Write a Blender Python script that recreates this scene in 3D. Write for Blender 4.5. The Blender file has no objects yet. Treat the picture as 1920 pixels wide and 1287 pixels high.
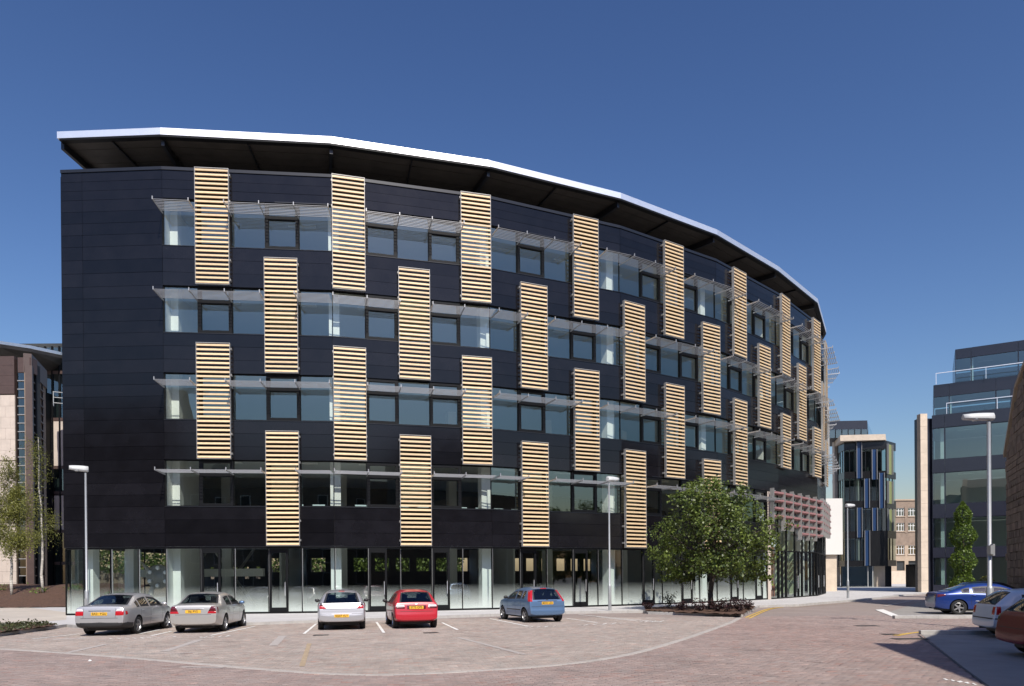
import bpy, bmesh, math, random
import numpy as np
from mathutils import Vector, Matrix, Euler
from mathutils.bvhtree import BVHTree
from mathutils import noise as mnoise
random.seed(7); rng = np.random.default_rng(7)
scene = bpy.context.scene
C = scene.collection
R = math.radians

# ------------------------------------------------------------------ camera
CAMZ = 1.92
F_PX, CY_PX, PITCH, ROLL = 1346.6, 1084.8, -0.00261, -0.00776
cd = bpy.data.cameras.new('camera'); cam = bpy.data.objects.new('camera', cd); C.objects.link(cam)
cd.sensor_width = 36.0; cd.lens = F_PX / 1920 * 36.0
cd.shift_y = (CY_PX - 643.5) / 1920
cd.clip_start = 0.1; cd.clip_end = 5000
_f = Vector((0, math.cos(PITCH), math.sin(PITCH))); _u = Vector((0, -math.sin(PITCH), math.cos(PITCH))); _r = Vector((1, 0, 0))
_c, _s = math.cos(ROLL), math.sin(ROLL)
_wr = _r * _c + _u * _s; _wu = _u * _c - _r * _s
cam.matrix_world = Matrix(((_wr.x, _wu.x, -_f.x, 0), (_wr.y, _wu.y, -_f.y, 0), (_wr.z, _wu.z, -_f.z, CAMZ), (0, 0, 0, 1)))
scene.camera = cam

# ------------------------------------------------------------------ sky, sun, exposure
SUN_AZ, SUN_EL = R(15), R(47)
w = bpy.data.worlds.new('World'); scene.world = w; w.use_nodes = True
nt = w.node_tree
sky = nt.nodes.new('ShaderNodeTexSky'); sky.sky_type = 'NISHITA'; sky.sun_disc = False
sky.sun_elevation = SUN_EL; sky.sun_rotation = math.pi - SUN_AZ
sky.altitude = 0; sky.air_density = 1.6; sky.dust_density = 1.0; sky.ozone_density = 10.0
# the clear polarised sky of the photograph: the same sky with a steeper tone curve, everywhere alike
sk1 = nt.nodes.new('ShaderNodeVectorMath'); sk1.operation = 'SCALE'; sk1.inputs['Scale'].default_value = 0.102
sk2 = nt.nodes.new('ShaderNodeGamma'); sk2.inputs['Gamma'].default_value = 1.5
sk3 = nt.nodes.new('ShaderNodeVectorMath'); sk3.operation = 'MULTIPLY'; sk3.inputs[1].default_value = (19.6, 13.8, 12.0)
nt.links.new(sky.outputs[0], sk1.inputs[0]); nt.links.new(sk1.outputs[0], sk2.inputs[0]); nt.links.new(sk2.outputs[0], sk3.inputs[0])
nt.links.new(sk3.outputs[0], nt.nodes['Background'].inputs[0]); nt.nodes['Background'].inputs[1].default_value = 0.1
S_DIR = Vector((math.sin(SUN_AZ) * math.cos(SUN_EL), -math.cos(SUN_AZ) * math.cos(SUN_EL), math.sin(SUN_EL)))
sd = bpy.data.lights.new('sun', 'SUN'); sd.energy = 4.2; sd.angle = R(0.53); sd.color = (1.0, 0.94, 0.85)
sun = bpy.data.objects.new('sun', sd); C.objects.link(sun); sun.location = (20, -40, 60)
sun.rotation_euler = S_DIR.to_track_quat('Z', 'Y').to_euler()
vs = scene.view_settings; vs.view_transform = 'Standard'; vs.look = 'None'; vs.exposure = 0.35; vs.gamma = 1.0; vs.use_curve_mapping = False
scene.render.resolution_x = 1024; scene.render.resolution_y = 686

# ------------------------------------------------------------------ pixel of the photograph -> point (distance from what is touched)
def ray(px, py):
    dx, dy = px - 960, py - CY_PX
    xx = _c * dx + _s * dy; yy = -_s * dx + _c * dy
    x, u = xx / F_PX, -yy / F_PX
    return (_f + _r * x + _u * u)
def G(px, py, z=0.0):
    d = ray(px, py); t = (z - CAMZ) / d.z
    return Vector((d.x * t, d.y * t, z))
def At(px, py, Y):
    d = ray(px, py); t = Y / d.y
    return Vector((d.x * t, Y, CAMZ + d.z * t))

# ------------------------------------------------------------------ materials
MATS = {}
def nd(nt, t, **kw):
    n = nt.nodes.new(t)
    for k, v in kw.items(): setattr(n, k, v)
    return n
def mat(name, col, rough=0.6, metal=0.0, var=0.0, vscale=3.0, bump=0.0, bscale=40.0, spec=0.5, coat=0.0, stretch=None, col2=None, rvar=0.0, objvar=0.0):
    m = bpy.data.materials.new(name); m.use_nodes = True; nt = m.node_tree; b = nt.nodes['Principled BSDF']
    b.inputs['Roughness'].default_value = rough; b.inputs['Metallic'].default_value = metal
    b.inputs['Specular IOR Level'].default_value = spec; b.inputs['Coat Weight'].default_value = coat; b.inputs['Coat Roughness'].default_value = 0.04
    b.inputs['Base Color'].default_value = (*col, 1)
    if var or bump or col2 or rvar:
        tc = nd(nt, 'ShaderNodeNewGeometry'); mp = nd(nt, 'ShaderNodeMapping')
        nt.links.new(tc.outputs['Position'], mp.inputs[0])
        if stretch: mp.inputs['Scale'].default_value = stretch
        n1 = nd(nt, 'ShaderNodeTexNoise'); n1.inputs['Scale'].default_value = vscale; n1.inputs['Detail'].default_value = 6; n1.inputs['Roughness'].default_value = 0.65
        nt.links.new(mp.outputs[0], n1.inputs[0])
        if var or col2:
            rp = nd(nt, 'ShaderNodeValToRGB'); rp.color_ramp.elements[0].position = 0.3; rp.color_ramp.elements[1].position = 0.7
            c2 = col2 or tuple(min(1, c * (1 + var)) for c in col); c1 = col if col2 else tuple(c * (1 - var) for c in col)
            rp.color_ramp.elements[0].color = (*c1, 1); rp.color_ramp.elements[1].color = (*c2, 1)
            nt.links.new(n1.outputs[0], rp.inputs[0]); nt.links.new(rp.outputs[0], b.inputs['Base Color'])
            if objvar:
                oi = nd(nt, 'ShaderNodeObjectInfo'); om = nd(nt, 'ShaderNodeMapRange'); om.inputs[3].default_value = 1 - objvar; om.inputs[4].default_value = 1 + objvar; nt.links.new(oi.outputs['Random'], om.inputs[0])
                sc_ = nd(nt, 'ShaderNodeVectorMath', operation='SCALE'); nt.links.new(rp.outputs[0], sc_.inputs[0]); nt.links.new(om.outputs[0], sc_.inputs['Scale']); nt.links.new(sc_.outputs[0], b.inputs['Base Color'])
        if rvar:
            mr = nd(nt, 'ShaderNodeMapRange'); mr.inputs[3].default_value = max(0.02, rough - rvar); mr.inputs[4].default_value = rough + rvar
            nt.links.new(n1.outputs[0], mr.inputs[0]); nt.links.new(mr.outputs[0], b.inputs['Roughness'])
        if bump:
            n2 = nd(nt, 'ShaderNodeTexNoise'); n2.inputs['Scale'].default_value = bscale; n2.inputs['Detail'].default_value = 4
            nt.links.new(mp.outputs[0], n2.inputs[0])
            bp = nd(nt, 'ShaderNodeBump'); bp.inputs['Strength'].default_value = bump; bp.inputs['Distance'].default_value = 0.02
            nt.links.new(n2.outputs[0], bp.inputs['Height']); nt.links.new(bp.outputs[0], b.inputs['Normal'])
    MATS[name] = m; return m
def attr_mat(name, rough=0.85, bump=0.25, bscale=60, var=0.25, vscale=0.6):
    """colour comes from the point attribute 'col' of each piece, with large-scale grime on top"""
    m = bpy.data.materials.new(name); m.use_nodes = True; nt = m.node_tree; b = nt.nodes['Principled BSDF']
    a = nd(nt, 'ShaderNodeAttribute', attribute_name='col'); b.inputs['Roughness'].default_value = rough
    g = nd(nt, 'ShaderNodeNewGeometry'); n1 = nd(nt, 'ShaderNodeTexNoise'); n1.inputs['Scale'].default_value = vscale; n1.inputs['Detail'].default_value = 8; n1.inputs['Roughness'].default_value = 0.7
    nt.links.new(g.outputs['Position'], n1.inputs[0])
    mr = nd(nt, 'ShaderNodeMapRange'); mr.inputs[1].default_value = 0.3; mr.inputs[2].default_value = 0.7; mr.inputs[3].default_value = 1 - var; mr.inputs[4].default_value = 1 + var
    nt.links.new(n1.outputs[0], mr.inputs[0])
    mx = nd(nt, 'ShaderNodeVectorMath', operation='SCALE'); nt.links.new(a.outputs['Color'], mx.inputs[0]); nt.links.new(mr.outputs[0], mx.inputs['Scale'])
    n3 = nd(nt, 'ShaderNodeTexNoise'); n3.inputs['Scale'].default_value = 0.8; n3.inputs['Detail'].default_value = 3; n3.inputs['Distortion'].default_value = 0.6; nt.links.new(g.outputs['Position'], n3.inputs[0])
    st = nd(nt, 'ShaderNodeMapRange'); st.inputs[1].default_value = 0.60; st.inputs[2].default_value = 0.72; st.inputs[3].default_value = 1.0; st.inputs[4].default_value = 0.74; nt.links.new(n3.outputs[0], st.inputs[0])
    mx2 = nd(nt, 'ShaderNodeVectorMath', operation='SCALE'); nt.links.new(mx.outputs[0], mx2.inputs[0]); nt.links.new(st.outputs[0], mx2.inputs['Scale']); mx = mx2
    nt.links.new(mx.outputs[0], b.inputs['Base Color'])
    n2 = nd(nt, 'ShaderNodeTexNoise'); n2.inputs['Scale'].default_value = bscale; nt.links.new(g.outputs['Position'], n2.inputs[0])
    bp = nd(nt, 'ShaderNodeBump'); bp.inputs['Strength'].default_value = bump; bp.inputs['Distance'].default_value = 0.01
    nt.links.new(n2.outputs[0], bp.inputs['Height']); nt.links.new(bp.outputs[0], b.inputs['Normal'])
    MATS[name] = m; return m
def glass_mat(name, tint=(0.72, 0.80, 0.79), f0=0.09, gcol=(0.9, 0.96, 1.0), frit=None, rough=0.0):
    m = bpy.data.materials.new(name); m.use_nodes = True; nt = m.node_tree
    for n in list(nt.nodes):
        if n.type != 'OUTPUT_MATERIAL': nt.nodes.remove(n)
    out = nt.nodes[0]
    tr = nd(nt, 'ShaderNodeBsdfTransparent'); tr.inputs[0].default_value = (*tint, 1)
    gl = nd(nt, 'ShaderNodeBsdfGlossy'); gl.inputs['Color'].default_value = (*gcol, 1); gl.inputs['Roughness'].default_value = rough
    lw = nd(nt, 'ShaderNodeLayerWeight'); lw.inputs['Blend'].default_value = 0.5
    pw = nd(nt, 'ShaderNodeMath', operation='POWER'); pw.inputs[1].default_value = 4.0; nt.links.new(lw.outputs['Facing'], pw.inputs[0])
    mr = nd(nt, 'ShaderNodeMapRange'); mr.inputs[3].default_value = f0; mr.inputs[4].default_value = 1.0; nt.links.new(pw.outputs[0], mr.inputs[0])
    gp_ = nd(nt, 'ShaderNodeNewGeometry'); nz = nd(nt, 'ShaderNodeTexNoise'); nz.inputs['Scale'].default_value = 0.9; nz.inputs['Detail'].default_value = 1.0; nt.links.new(gp_.outputs['Position'], nz.inputs[0])
    bu = nd(nt, 'ShaderNodeBump'); bu.inputs['Strength'].default_value = 0.05; bu.inputs['Distance'].default_value = 0.02; nt.links.new(nz.outputs[0], bu.inputs['Height']); nt.links.new(bu.outputs[0], gl.inputs['Normal'])
    mx = nd(nt, 'ShaderNodeMixShader'); nt.links.new(mr.outputs[0], mx.inputs[0]); nt.links.new(tr.outputs[0], mx.inputs[1]); nt.links.new(gl.outputs[0], mx.inputs[2])
    last = mx
    if frit:                                            # printed dots that thin out upwards (z0 solid .. z1 clear)
        z0, z1 = frit
        g = nd(nt, 'ShaderNodeTexCoord'); uv = nd(nt, 'ShaderNodeSeparateXYZ'); nt.links.new(g.outputs['UV'], uv.inputs[0])
        k = math.pi / 0.055
        sx = nd(nt, 'ShaderNodeMath', operation='MULTIPLY'); sx.inputs[1].default_value = k; nt.links.new(uv.outputs[0], sx.inputs[0])
        sy = nd(nt, 'ShaderNodeMath', operation='MULTIPLY'); sy.inputs[1].default_value = k; nt.links.new(uv.outputs[1], sy.inputs[0])
        a = nd(nt, 'ShaderNodeMath', operation='SINE'); nt.links.new(sx.outputs[0], a.inputs[0]); b = nd(nt, 'ShaderNodeMath', operation='SINE'); nt.links.new(sy.outputs[0], b.inputs[0])
        p = nd(nt, 'ShaderNodeMath', operation='MULTIPLY'); nt.links.new(a.outputs[0], p.inputs[0]); nt.links.new(b.outputs[0], p.inputs[1])
        ab = nd(nt, 'ShaderNodeMath', operation='ABSOLUTE'); nt.links.new(p.outputs[0], ab.inputs[0])
        th = nd(nt, 'ShaderNodeMapRange'); th.inputs[1].default_value = z0; th.inputs[2].default_value = z1; th.inputs[3].default_value = 0.0; th.inputs[4].default_value = 1.0
        nt.links.new(uv.outputs[1], th.inputs[0])
        gt = nd(nt, 'ShaderNodeMath', operation='GREATER_THAN'); nt.links.new(ab.outputs[0], gt.inputs[0]); nt.links.new(th.outputs[0], gt.inputs[1])
        df = nd(nt, 'ShaderNodeBsdfDiffuse'); df.inputs[0].default_value = (0.52, 0.58, 0.54, 1)
        m2 = nd(nt, 'ShaderNodeMixShader'); nt.links.new(gt.outputs[0], m2.inputs[0]); nt.links.new(last.outputs[0], m2.inputs[1]); nt.links.new(df.outputs[0], m2.inputs[2]); last = m2
    nt.links.new(last.outputs[0], out.inputs['Surface'])
    MATS[name] = m; return m
def leaf_mat(name, c1, c2, trans=0.35):
    m = bpy.data.materials.new(name); m.use_nodes = True; nt = m.node_tree; b = nt.nodes['Principled BSDF']; b.inputs['Roughness'].default_value = 0.45
    a = nd(nt, 'ShaderNodeAttribute', attribute_name='col'); mx = nd(nt, 'ShaderNodeMix', data_type='RGBA')
    mx.inputs['A'].default_value = (*c1, 1); mx.inputs['B'].default_value = (*c2, 1)
    sp = nd(nt, 'ShaderNodeSeparateColor'); nt.links.new(a.outputs['Color'], sp.inputs[0]); nt.links.new(sp.outputs[0], mx.inputs['Factor'])
    nt.links.new(mx.outputs['Result'], b.inputs['Base Color'])
    tl = nd(nt, 'ShaderNodeBsdfTranslucent'); nt.links.new(mx.outputs['Result'], tl.inputs[0])
    ms = nd(nt, 'ShaderNodeMixShader'); ms.inputs[0].default_value = trans
    nt.links.new(b.outputs[0], ms.inputs[1]); nt.links.new(tl.outputs[0], ms.inputs[2])
    nt.links.new(ms.outputs[0], nt.nodes['Material Output'].inputs['Surface'])
    MATS[name] = m; return m
def ground_mat(name, c1, c2, joint, size, rot, off=0.5, rough=0.85, near=None, big=0.12):
    """block paving too far away to tell apart: brick pattern over noise; within 'near' metres only the joint bed (real blocks lie on it)"""
    m = bpy.data.materials.new(name); m.use_nodes = True; nt = m.node_tree; b = nt.nodes['Principled BSDF']; b.inputs['Roughness'].default_value = rough
    g = nd(nt, 'ShaderNodeNewGeometry'); mp = nd(nt, 'ShaderNodeMapping'); mp.inputs['Rotation'].default_value = (0, 0, rot); nt.links.new(g.outputs['Position'], mp.inputs[0])
    br = nd(nt, 'ShaderNodeTexBrick'); br.offset = off; br.inputs['Scale'].default_value = 1.0; br.inputs['Brick Width'].default_value = size[0]; br.inputs['Row Height'].default_value = size[1]
    br.inputs['Mortar Size'].default_value = size[2]; br.inputs['Color1'].default_value = (*c1, 1); br.inputs['Color2'].default_value = (*c2, 1); br.inputs['Mortar'].default_value = (*joint, 1)
    nt.links.new(mp.outputs[0], br.inputs[0])
    n1 = nd(nt, 'ShaderNodeTexNoise'); n1.inputs['Scale'].default_value = 0.35; n1.inputs['Detail'].default_value = 9; n1.inputs['Roughness'].default_value = 0.7; nt.links.new(g.outputs['Position'], n1.inputs[0])
    mr = nd(nt, 'ShaderNodeMapRange'); mr.inputs[1].default_value = 0.3; mr.inputs[2].default_value = 0.7; mr.inputs[3].default_value = 1 - big; mr.inputs[4].default_value = 1 + big; nt.links.new(n1.outputs[0], mr.inputs[0])
    mx = nd(nt, 'ShaderNodeVectorMath', operation='SCALE'); nt.links.new(mr.outputs[0], mx.inputs['Scale'])
    if near:
        sp = nd(nt, 'ShaderNodeSeparateXYZ'); nt.links.new(g.outputs['Position'], sp.inputs[0])
        gt = nd(nt, 'ShaderNodeMath', operation='GREATER_THAN'); gt.inputs[1].default_value = near; nt.links.new(sp.outputs[1], gt.inputs[0])
        mj = nd(nt, 'ShaderNodeMix', data_type='RGBA'); mj.inputs['A'].default_value = (*joint, 1); nt.links.new(gt.outputs[0], mj.inputs['Factor']); nt.links.new(br.outputs[0], mj.inputs['B'])
        nt.links.new(mj.outputs['Result'], mx.inputs[0])
    else: nt.links.new(br.outputs[0], mx.inputs[0])
    nt.links.new(mx.outputs[0], b.inputs['Base Color'])
    MATS[name] = m; return m

M = MATS
mat('clad', (0.0075, 0.0072, 0.0092), 0.15, var=0.2, vscale=1.2, rvar=0.07, spec=0.36, bump=0.05, bscale=0.9, objvar=0.3)
mat('clad_back', (0.008, 0.008, 0.009), 0.8)
mat('clad_trim', (0.012, 0.013, 0.017), 0.35)
mat('frame', (0.0045, 0.005, 0.006), 0.5, spec=0.2)
mat('frame_light', (0.45, 0.46, 0.46), 0.4, metal=0.4)
mat('timber', (0.73, 0.54, 0.315), 0.55, var=0.18, vscale=5, stretch=(1, 1, 9), objvar=0.14)
mat('hall_green', (0.50, 0.56, 0.38), 0.6); mat('hall_red', (0.34, 0.13, 0.08), 0.7)
mat('steel_grey', (0.36, 0.35, 0.33), 0.45, metal=0.35, var=0.08, vscale=4)
mat('alu', (0.93, 0.93, 0.94), 0.42, metal=0.85, var=0.04, vscale=2)
mat('shade_alu', (0.42, 0.42, 0.42), 0.4, metal=0.5)
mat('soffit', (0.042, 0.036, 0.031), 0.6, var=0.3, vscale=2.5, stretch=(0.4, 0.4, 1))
mat('white_paint', (0.80, 0.81, 0.78), 0.6, var=0.04, vscale=1.5)
mat('ceiling', (0.62, 0.64, 0.62), 0.7)
mat('int_floor', (0.34, 0.33, 0.31), 0.5)
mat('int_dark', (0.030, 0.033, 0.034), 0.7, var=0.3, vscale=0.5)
mat('red_metal', (0.34, 0.17, 0.165), 0.5, var=0.12, vscale=3)
mat('pole', (0.42, 0.43, 0.43), 0.42, metal=0.55, var=0.07, vscale=6)
mat('lamp_head', (0.55, 0.56, 0.55), 0.4)
mat('lamp_glass', (0.55, 0.58, 0.58), 0.15)
glass_mat('glass', (0.88, 0.93, 0.90), f0=0.16, gcol=(0.80, 0.97, 0.92))
glass_mat('glass_ground', (0.80, 0.87, 0.85), f0=0.09)
glass_mat('glass_frit', (0.80, 0.87, 0.85), f0=0.09, frit=(0.20, 1.55))
glass_mat('glass_far', (0.52, 0.64, 0.62), f0=0.17, gcol=(0.85, 0.95, 0.97))
glass_mat('glass_car', (0.45, 0.50, 0.50), f0=0.08)
glass_mat('glass_car_clear', (0.62, 0.67, 0.66), f0=0.08)
glass_mat('balustrade_glass', (0.88, 0.93, 0.95), f0=0.05)
mat('fixture', (0.85, 0.87, 0.86), 0.4)
mat('kerb', (0.40, 0.385, 0.36), 0.85, var=0.14, vscale=2.5, bump=0.3)
mat('concrete', (0.28, 0.262, 0.24), 0.85, var=0.12, vscale=1.2, bump=0.2)
mat('road_paint', (0.74, 0.73, 0.69), 0.75, var=0.12, vscale=9)
mat('yellow_paint', (0.62, 0.40, 0.075), 0.75, var=0.15, vscale=8)
mat('mulch', (0.085, 0.045, 0.028), 0.95, var=0.45, vscale=9, bump=0.8, bscale=25)
mat('iron', (0.045, 0.042, 0.04), 0.6)
mat('bark', (0.060, 0.048, 0.038), 0.9, var=0.3, vscale=12, bump=0.6, bscale=30)
mat('birch_bark', (0.62, 0.59, 0.53), 0.75, col2=(0.16, 0.14, 0.12), vscale=7, stretch=(0.5, 0.5, 3.5))
leaf_mat('leaf_linden', (0.028, 0.052, 0.009), (0.21, 0.27, 0.055), 0.32)
leaf_mat('leaf_birch', (0.10, 0.115, 0.022), (0.32, 0.32, 0.085), 0.4)
leaf_mat('leaf_column', (0.045, 0.085, 0.012), (0.20, 0.29, 0.045), 0.4)
leaf_mat('leaf_shrub', (0.030, 0.040, 0.018), (0.11, 0.12, 0.04), 0.25)
leaf_mat('leaf_purple', (0.022, 0.012, 0.014), (0.075, 0.030, 0.030), 0.25)
leaf_mat('leaf_hedge', (0.05, 0.085, 0.015), (0.17, 0.23, 0.05), 0.35)
mat('stone_cream', (0.56, 0.47, 0.37), 0.85, var=0.12, vscale=1.5, bump=0.25)
mat('stone_pale', (0.55, 0.47, 0.40), 0.8, var=0.10, vscale=1.3, bump=0.15, bscale=15)
mat('stone_brown', (0.24, 0.18, 0.135), 0.9, var=0.22, vscale=1.2, bump=0.4, bscale=12)
mat('stone_rubble', (0.16, 0.125, 0.098), 0.9, var=0.35, vscale=2.2, bump=0.7, bscale=6)
mat('mortar', (0.22, 0.18, 0.15), 0.95, var=0.2, vscale=3)
mat('stone_band', (0.40, 0.31, 0.225), 0.85, var=0.12, vscale=1.5, bump=0.2)
mat('panel_brown', (0.075, 0.047, 0.040), 0.5, var=0.15, vscale=2)
mat('navy', (0.020, 0.022, 0.034), 0.22, var=0.10, vscale=0.7, spec=0.5)
mat('black_panel', (0.012, 0.012, 0.013), 0.22)
mat('blue_panel', (0.020, 0.050, 0.13), 0.25)
mat('lime_panel', (0.22, 0.25, 0.10), 0.4); mat('fin_grey', (0.20, 0.20, 0.20), 0.5)
mat('white_panel', (0.66, 0.65, 0.62), 0.5, var=0.02, vscale=0.5)
mat('white_frame', (0.72, 0.72, 0.69), 0.5)
mat('slate', (0.06, 0.062, 0.068), 0.7, var=0.2, vscale=4)
mat('tyre', (0.018, 0.018, 0.018), 0.85)
mat('alloy', (0.52, 0.52, 0.52), 0.35, metal=0.8)
mat('plastic_black', (0.020, 0.020, 0.021), 0.55)
mat('seat', (0.035, 0.036, 0.04), 0.8)
mat('lamp_red', (0.42, 0.012, 0.018), 0.18, coat=0.6)
mat('lamp_darkred', (0.10, 0.010, 0.014), 0.18, coat=0.6)
mat('lamp_clear', (0.62, 0.60, 0.60), 0.15, coat=0.5)
mat('lamp_smoked', (0.045, 0.03, 0.032), 0.15, coat=0.6)
mat('plate_yellow', (0.78, 0.44, 0.035), 0.5)
mat('plate_text', (0.02, 0.02, 0.02), 0.5)
mat('paper', (0.85, 0.85, 0.83), 0.7)
attr_mat('paver', 0.88, 0.3, 70, 0.16, 0.45)
attr_mat('rubble', 0.9, 0.6, 9, 0.25, 1.5)

# ------------------------------------------------------------------ mesh helpers
def set_parent(o, parent):
    if parent is not None:
        o.parent = parent; o.matrix_parent_inverse = parent.matrix_basis.inverted()
class MB:
    def __init__(s): s.v = []; s.f = []; s.m = []; s.uv = None
    def face(s, pts, mi=0):
        i = len(s.v); s.v += [tuple(p) for p in pts]; s.f.append(tuple(range(i, i + len(pts)))); s.m.append(mi)
    def box(s, o, a, b, c, mi=0):
        """box from corner o with edge vectors a, b, c (right-handed)"""
        o, a, b, c = Vector(o), Vector(a), Vector(b), Vector(c); i = len(s.v)
        s.v += [tuple(p) for p in (o, o + a, o + a + b, o + b, o + c, o + a + c, o + a + b + c, o + b + c)]
        for q in ((3, 2, 1, 0), (4, 5, 6, 7), (0, 1, 5, 4), (1, 2, 6, 5), (2, 3, 7, 6), (3, 0, 4, 7)):
            s.f.append(tuple(i + k for k in q)); s.m.append(mi)
        return s
    def cbox(s, x0, x1, y0, y1, z0, z1, mi=0): return s.box((x0, y0, z0), (x1 - x0, 0, 0), (0, y1 - y0, 0), (0, 0, z1 - z0), mi)
    def prism(s, poly, z0, z1, mi=0, top=None):
        n = len(poly); i = len(s.v)
        s.v += [(p[0], p[1], z0) for p in poly] + [(p[0], p[1], z1) for p in poly]
        s.f.append(tuple(i + k for k in range(n))[::-1]); s.m.append(mi)
        s.f.append(tuple(i + n + k for k in range(n))); s.m.append(mi if top is None else top)
        for k in range(n):
            j = (k + 1) % n; s.f.append((i + k, i + j, i + n + j, i + n + k)); s.m.append(mi)
        return s
    def tube(s, p0, p1, r0, r1=None, n=8, mi=0, cap=True):
        p0, p1 = Vector(p0), Vector(p1); r1 = r0 if r1 is None else r1
        d = (p1 - p0).normalized(); a = d.orthogonal().normalized(); b = d.cross(a); i = len(s.v)
        for p, r in ((p0, r0), (p1, r1)):
            for k in range(n):
                t = 2 * math.pi * k / n; s.v.append(tuple(p + a * (r * math.cos(t)) + b * (r * math.sin(t))))
        for k in range(n):
            j = (k + 1) % n; s.f.append((i + k, i + j, i + n + j, i + n + k)); s.m.append(mi)
        if cap:
            s.f.append(tuple(i + k for k in range(n))[::-1]); s.m.append(mi); s.f.append(tuple(i + n + k for k in range(n))); s.m.append(mi)
        return s
    def lathe(s, prof, n=24, axis='Z', c=(0, 0, 0), mi=0):
        i = len(s.v); m = len(prof)
        for k in range(n):
            t = 2 * math.pi * k / n
            for r, h in prof:
                if axis == 'Z': p = (r * math.cos(t), r * math.sin(t), h)
                else: p = (r * math.cos(t), h, r * math.sin(t))
                s.v.append((p[0] + c[0], p[1] + c[1], p[2] + c[2]))
        for k in range(n):
            j = (k + 1) % n
            for q in range(m - 1):
                s.f.append((i + k * m + q, i + j * m + q, i + j * m + q + 1, i + k * m + q + 1) if axis == 'Z' else (i + k * m + q, i + k * m + q + 1, i + j * m + q + 1, i + j * m + q)); s.m.append(mi)
        return s
    def mesh(s, name, mats, smooth=False):
        me = bpy.data.meshes.new(name); me.from_pydata(s.v, [], s.f)
        for m in (mats if isinstance(mats, (list, tuple)) else [mats]): me.materials.append(M[m] if isinstance(m, str) else m)
        if any(s.m): me.polygons.foreach_set('material_index', s.m)
        if smooth: me.polygons.foreach_set('use_smooth', [True] * len(s.f))
        me.update(); return me
    def build(s, name, mats, parent=None, smooth=False, kind=None):
        return link(name, s.mesh(name, mats, smooth), parent, kind)
def link(name, me, parent=None, kind=None, mw=None):
    o = bpy.data.objects.new(name, me); C.objects.link(o)
    if mw is not None: o.matrix_basis = mw
    set_parent(o, parent)
    if kind: o['kind'] = kind
    return o
def thing(name, label, cat, loc=(0, 0, 0), group=None):
    o = bpy.data.objects.new(name, None); C.objects.link(o); o.location = loc; o.empty_display_size = 0.3
    o.matrix_basis = Matrix.Translation(loc)
    o['label'] = label; o['category'] = cat
    if group: o['group'] = group
    return o
def tag(o, label, cat, group=None):
    o['label'] = label; o['category'] = cat
    if group: o['group'] = group
    return o
def fr(p, h): return Matrix.Translation(p) @ Matrix.Rotation(h, 4, 'Z')      # local x along the wall, y into it
def cubemesh(name, x0, x1, y0, y1, z0, z1, m): return MB().cbox(x0, x1, y0, y1, z0, z1).mesh(name, m)
_cache = {}
def cached(key, fn):
    if key not in _cache: _cache[key] = fn()
    return _cache[key]

# ------------------------------------------------------------------ plan of the curved office block
SC = 1.118
MOD = 1.5 * SC; FL = 7.5 * SC; STO = 4.397
HD = {-1: R(-2.8), 0: R(5.68), 1: R(15.31), 2: R(24.17), 3: R(33.32), 4: R(42.84), 5: R(48.54), 6: R(62), 7: R(76), 8: R(90)}
END = 4.70 * SC
V = {0: Vector((-15.657, 32.441, 0)) * SC}
for k in range(0, 9): V[k + 1] = V[k] + Vector((math.cos(HD[k]), math.sin(HD[k]), 0)) * FL
V[-1] = V[0] - Vector((math.cos(HD[-1]), math.sin(HD[-1]), 0)) * END
def LEN(k): return END if k == -1 else FL
def ev(k): return Vector((math.cos(HD[k]), math.sin(HD[k]), 0))
def nv(k): return Vector((math.sin(HD[k]), -math.cos(HD[k]), 0))
def inset(k, d):
    """plan point of vertex k moved d metres into the building"""
    if k == -1: return V[-1] - nv(-1) * d
    if k == 9: return V[9] - nv(8) * d
    a, b = nv(k - 1), nv(k); m = (a + b).normalized()
    return V[k] - m * (d / m.dot(a))
def fp(k, s, off, z): return V[k] + ev(k) * s + nv(k) * off + Vector((0, 0, z))
BZ = 0.12
Z_HEAD0 = 3.57
def sill(i): return 5.60 + STO * i
def head(i): return 7.97 + STO * i
WALLTOP = 22.72
DEPTH = 15.0

office = thing('office_building', 'large curved dark clad office block with timber louvre screens and floating roof', 'building', tuple(V[0]))

# ---- louvre columns: storey row -> modules
def louvre_mods(level):
    return {m for m in range(1 if level in (3, 1) else 3, 40, 4)}
LV = {3: [m for m in range(1, 38, 4)], 2: [m for m in range(3, 38, 4)], 1: [m for m in range(1, 38, 4)], 0: [m for m in range(3, 23, 4)]}
# level index of the window band each row covers: A->3, B->2, C->1, D->0
ENT = 24                                        # first module of the double height entrance
NMOD = 45

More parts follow.
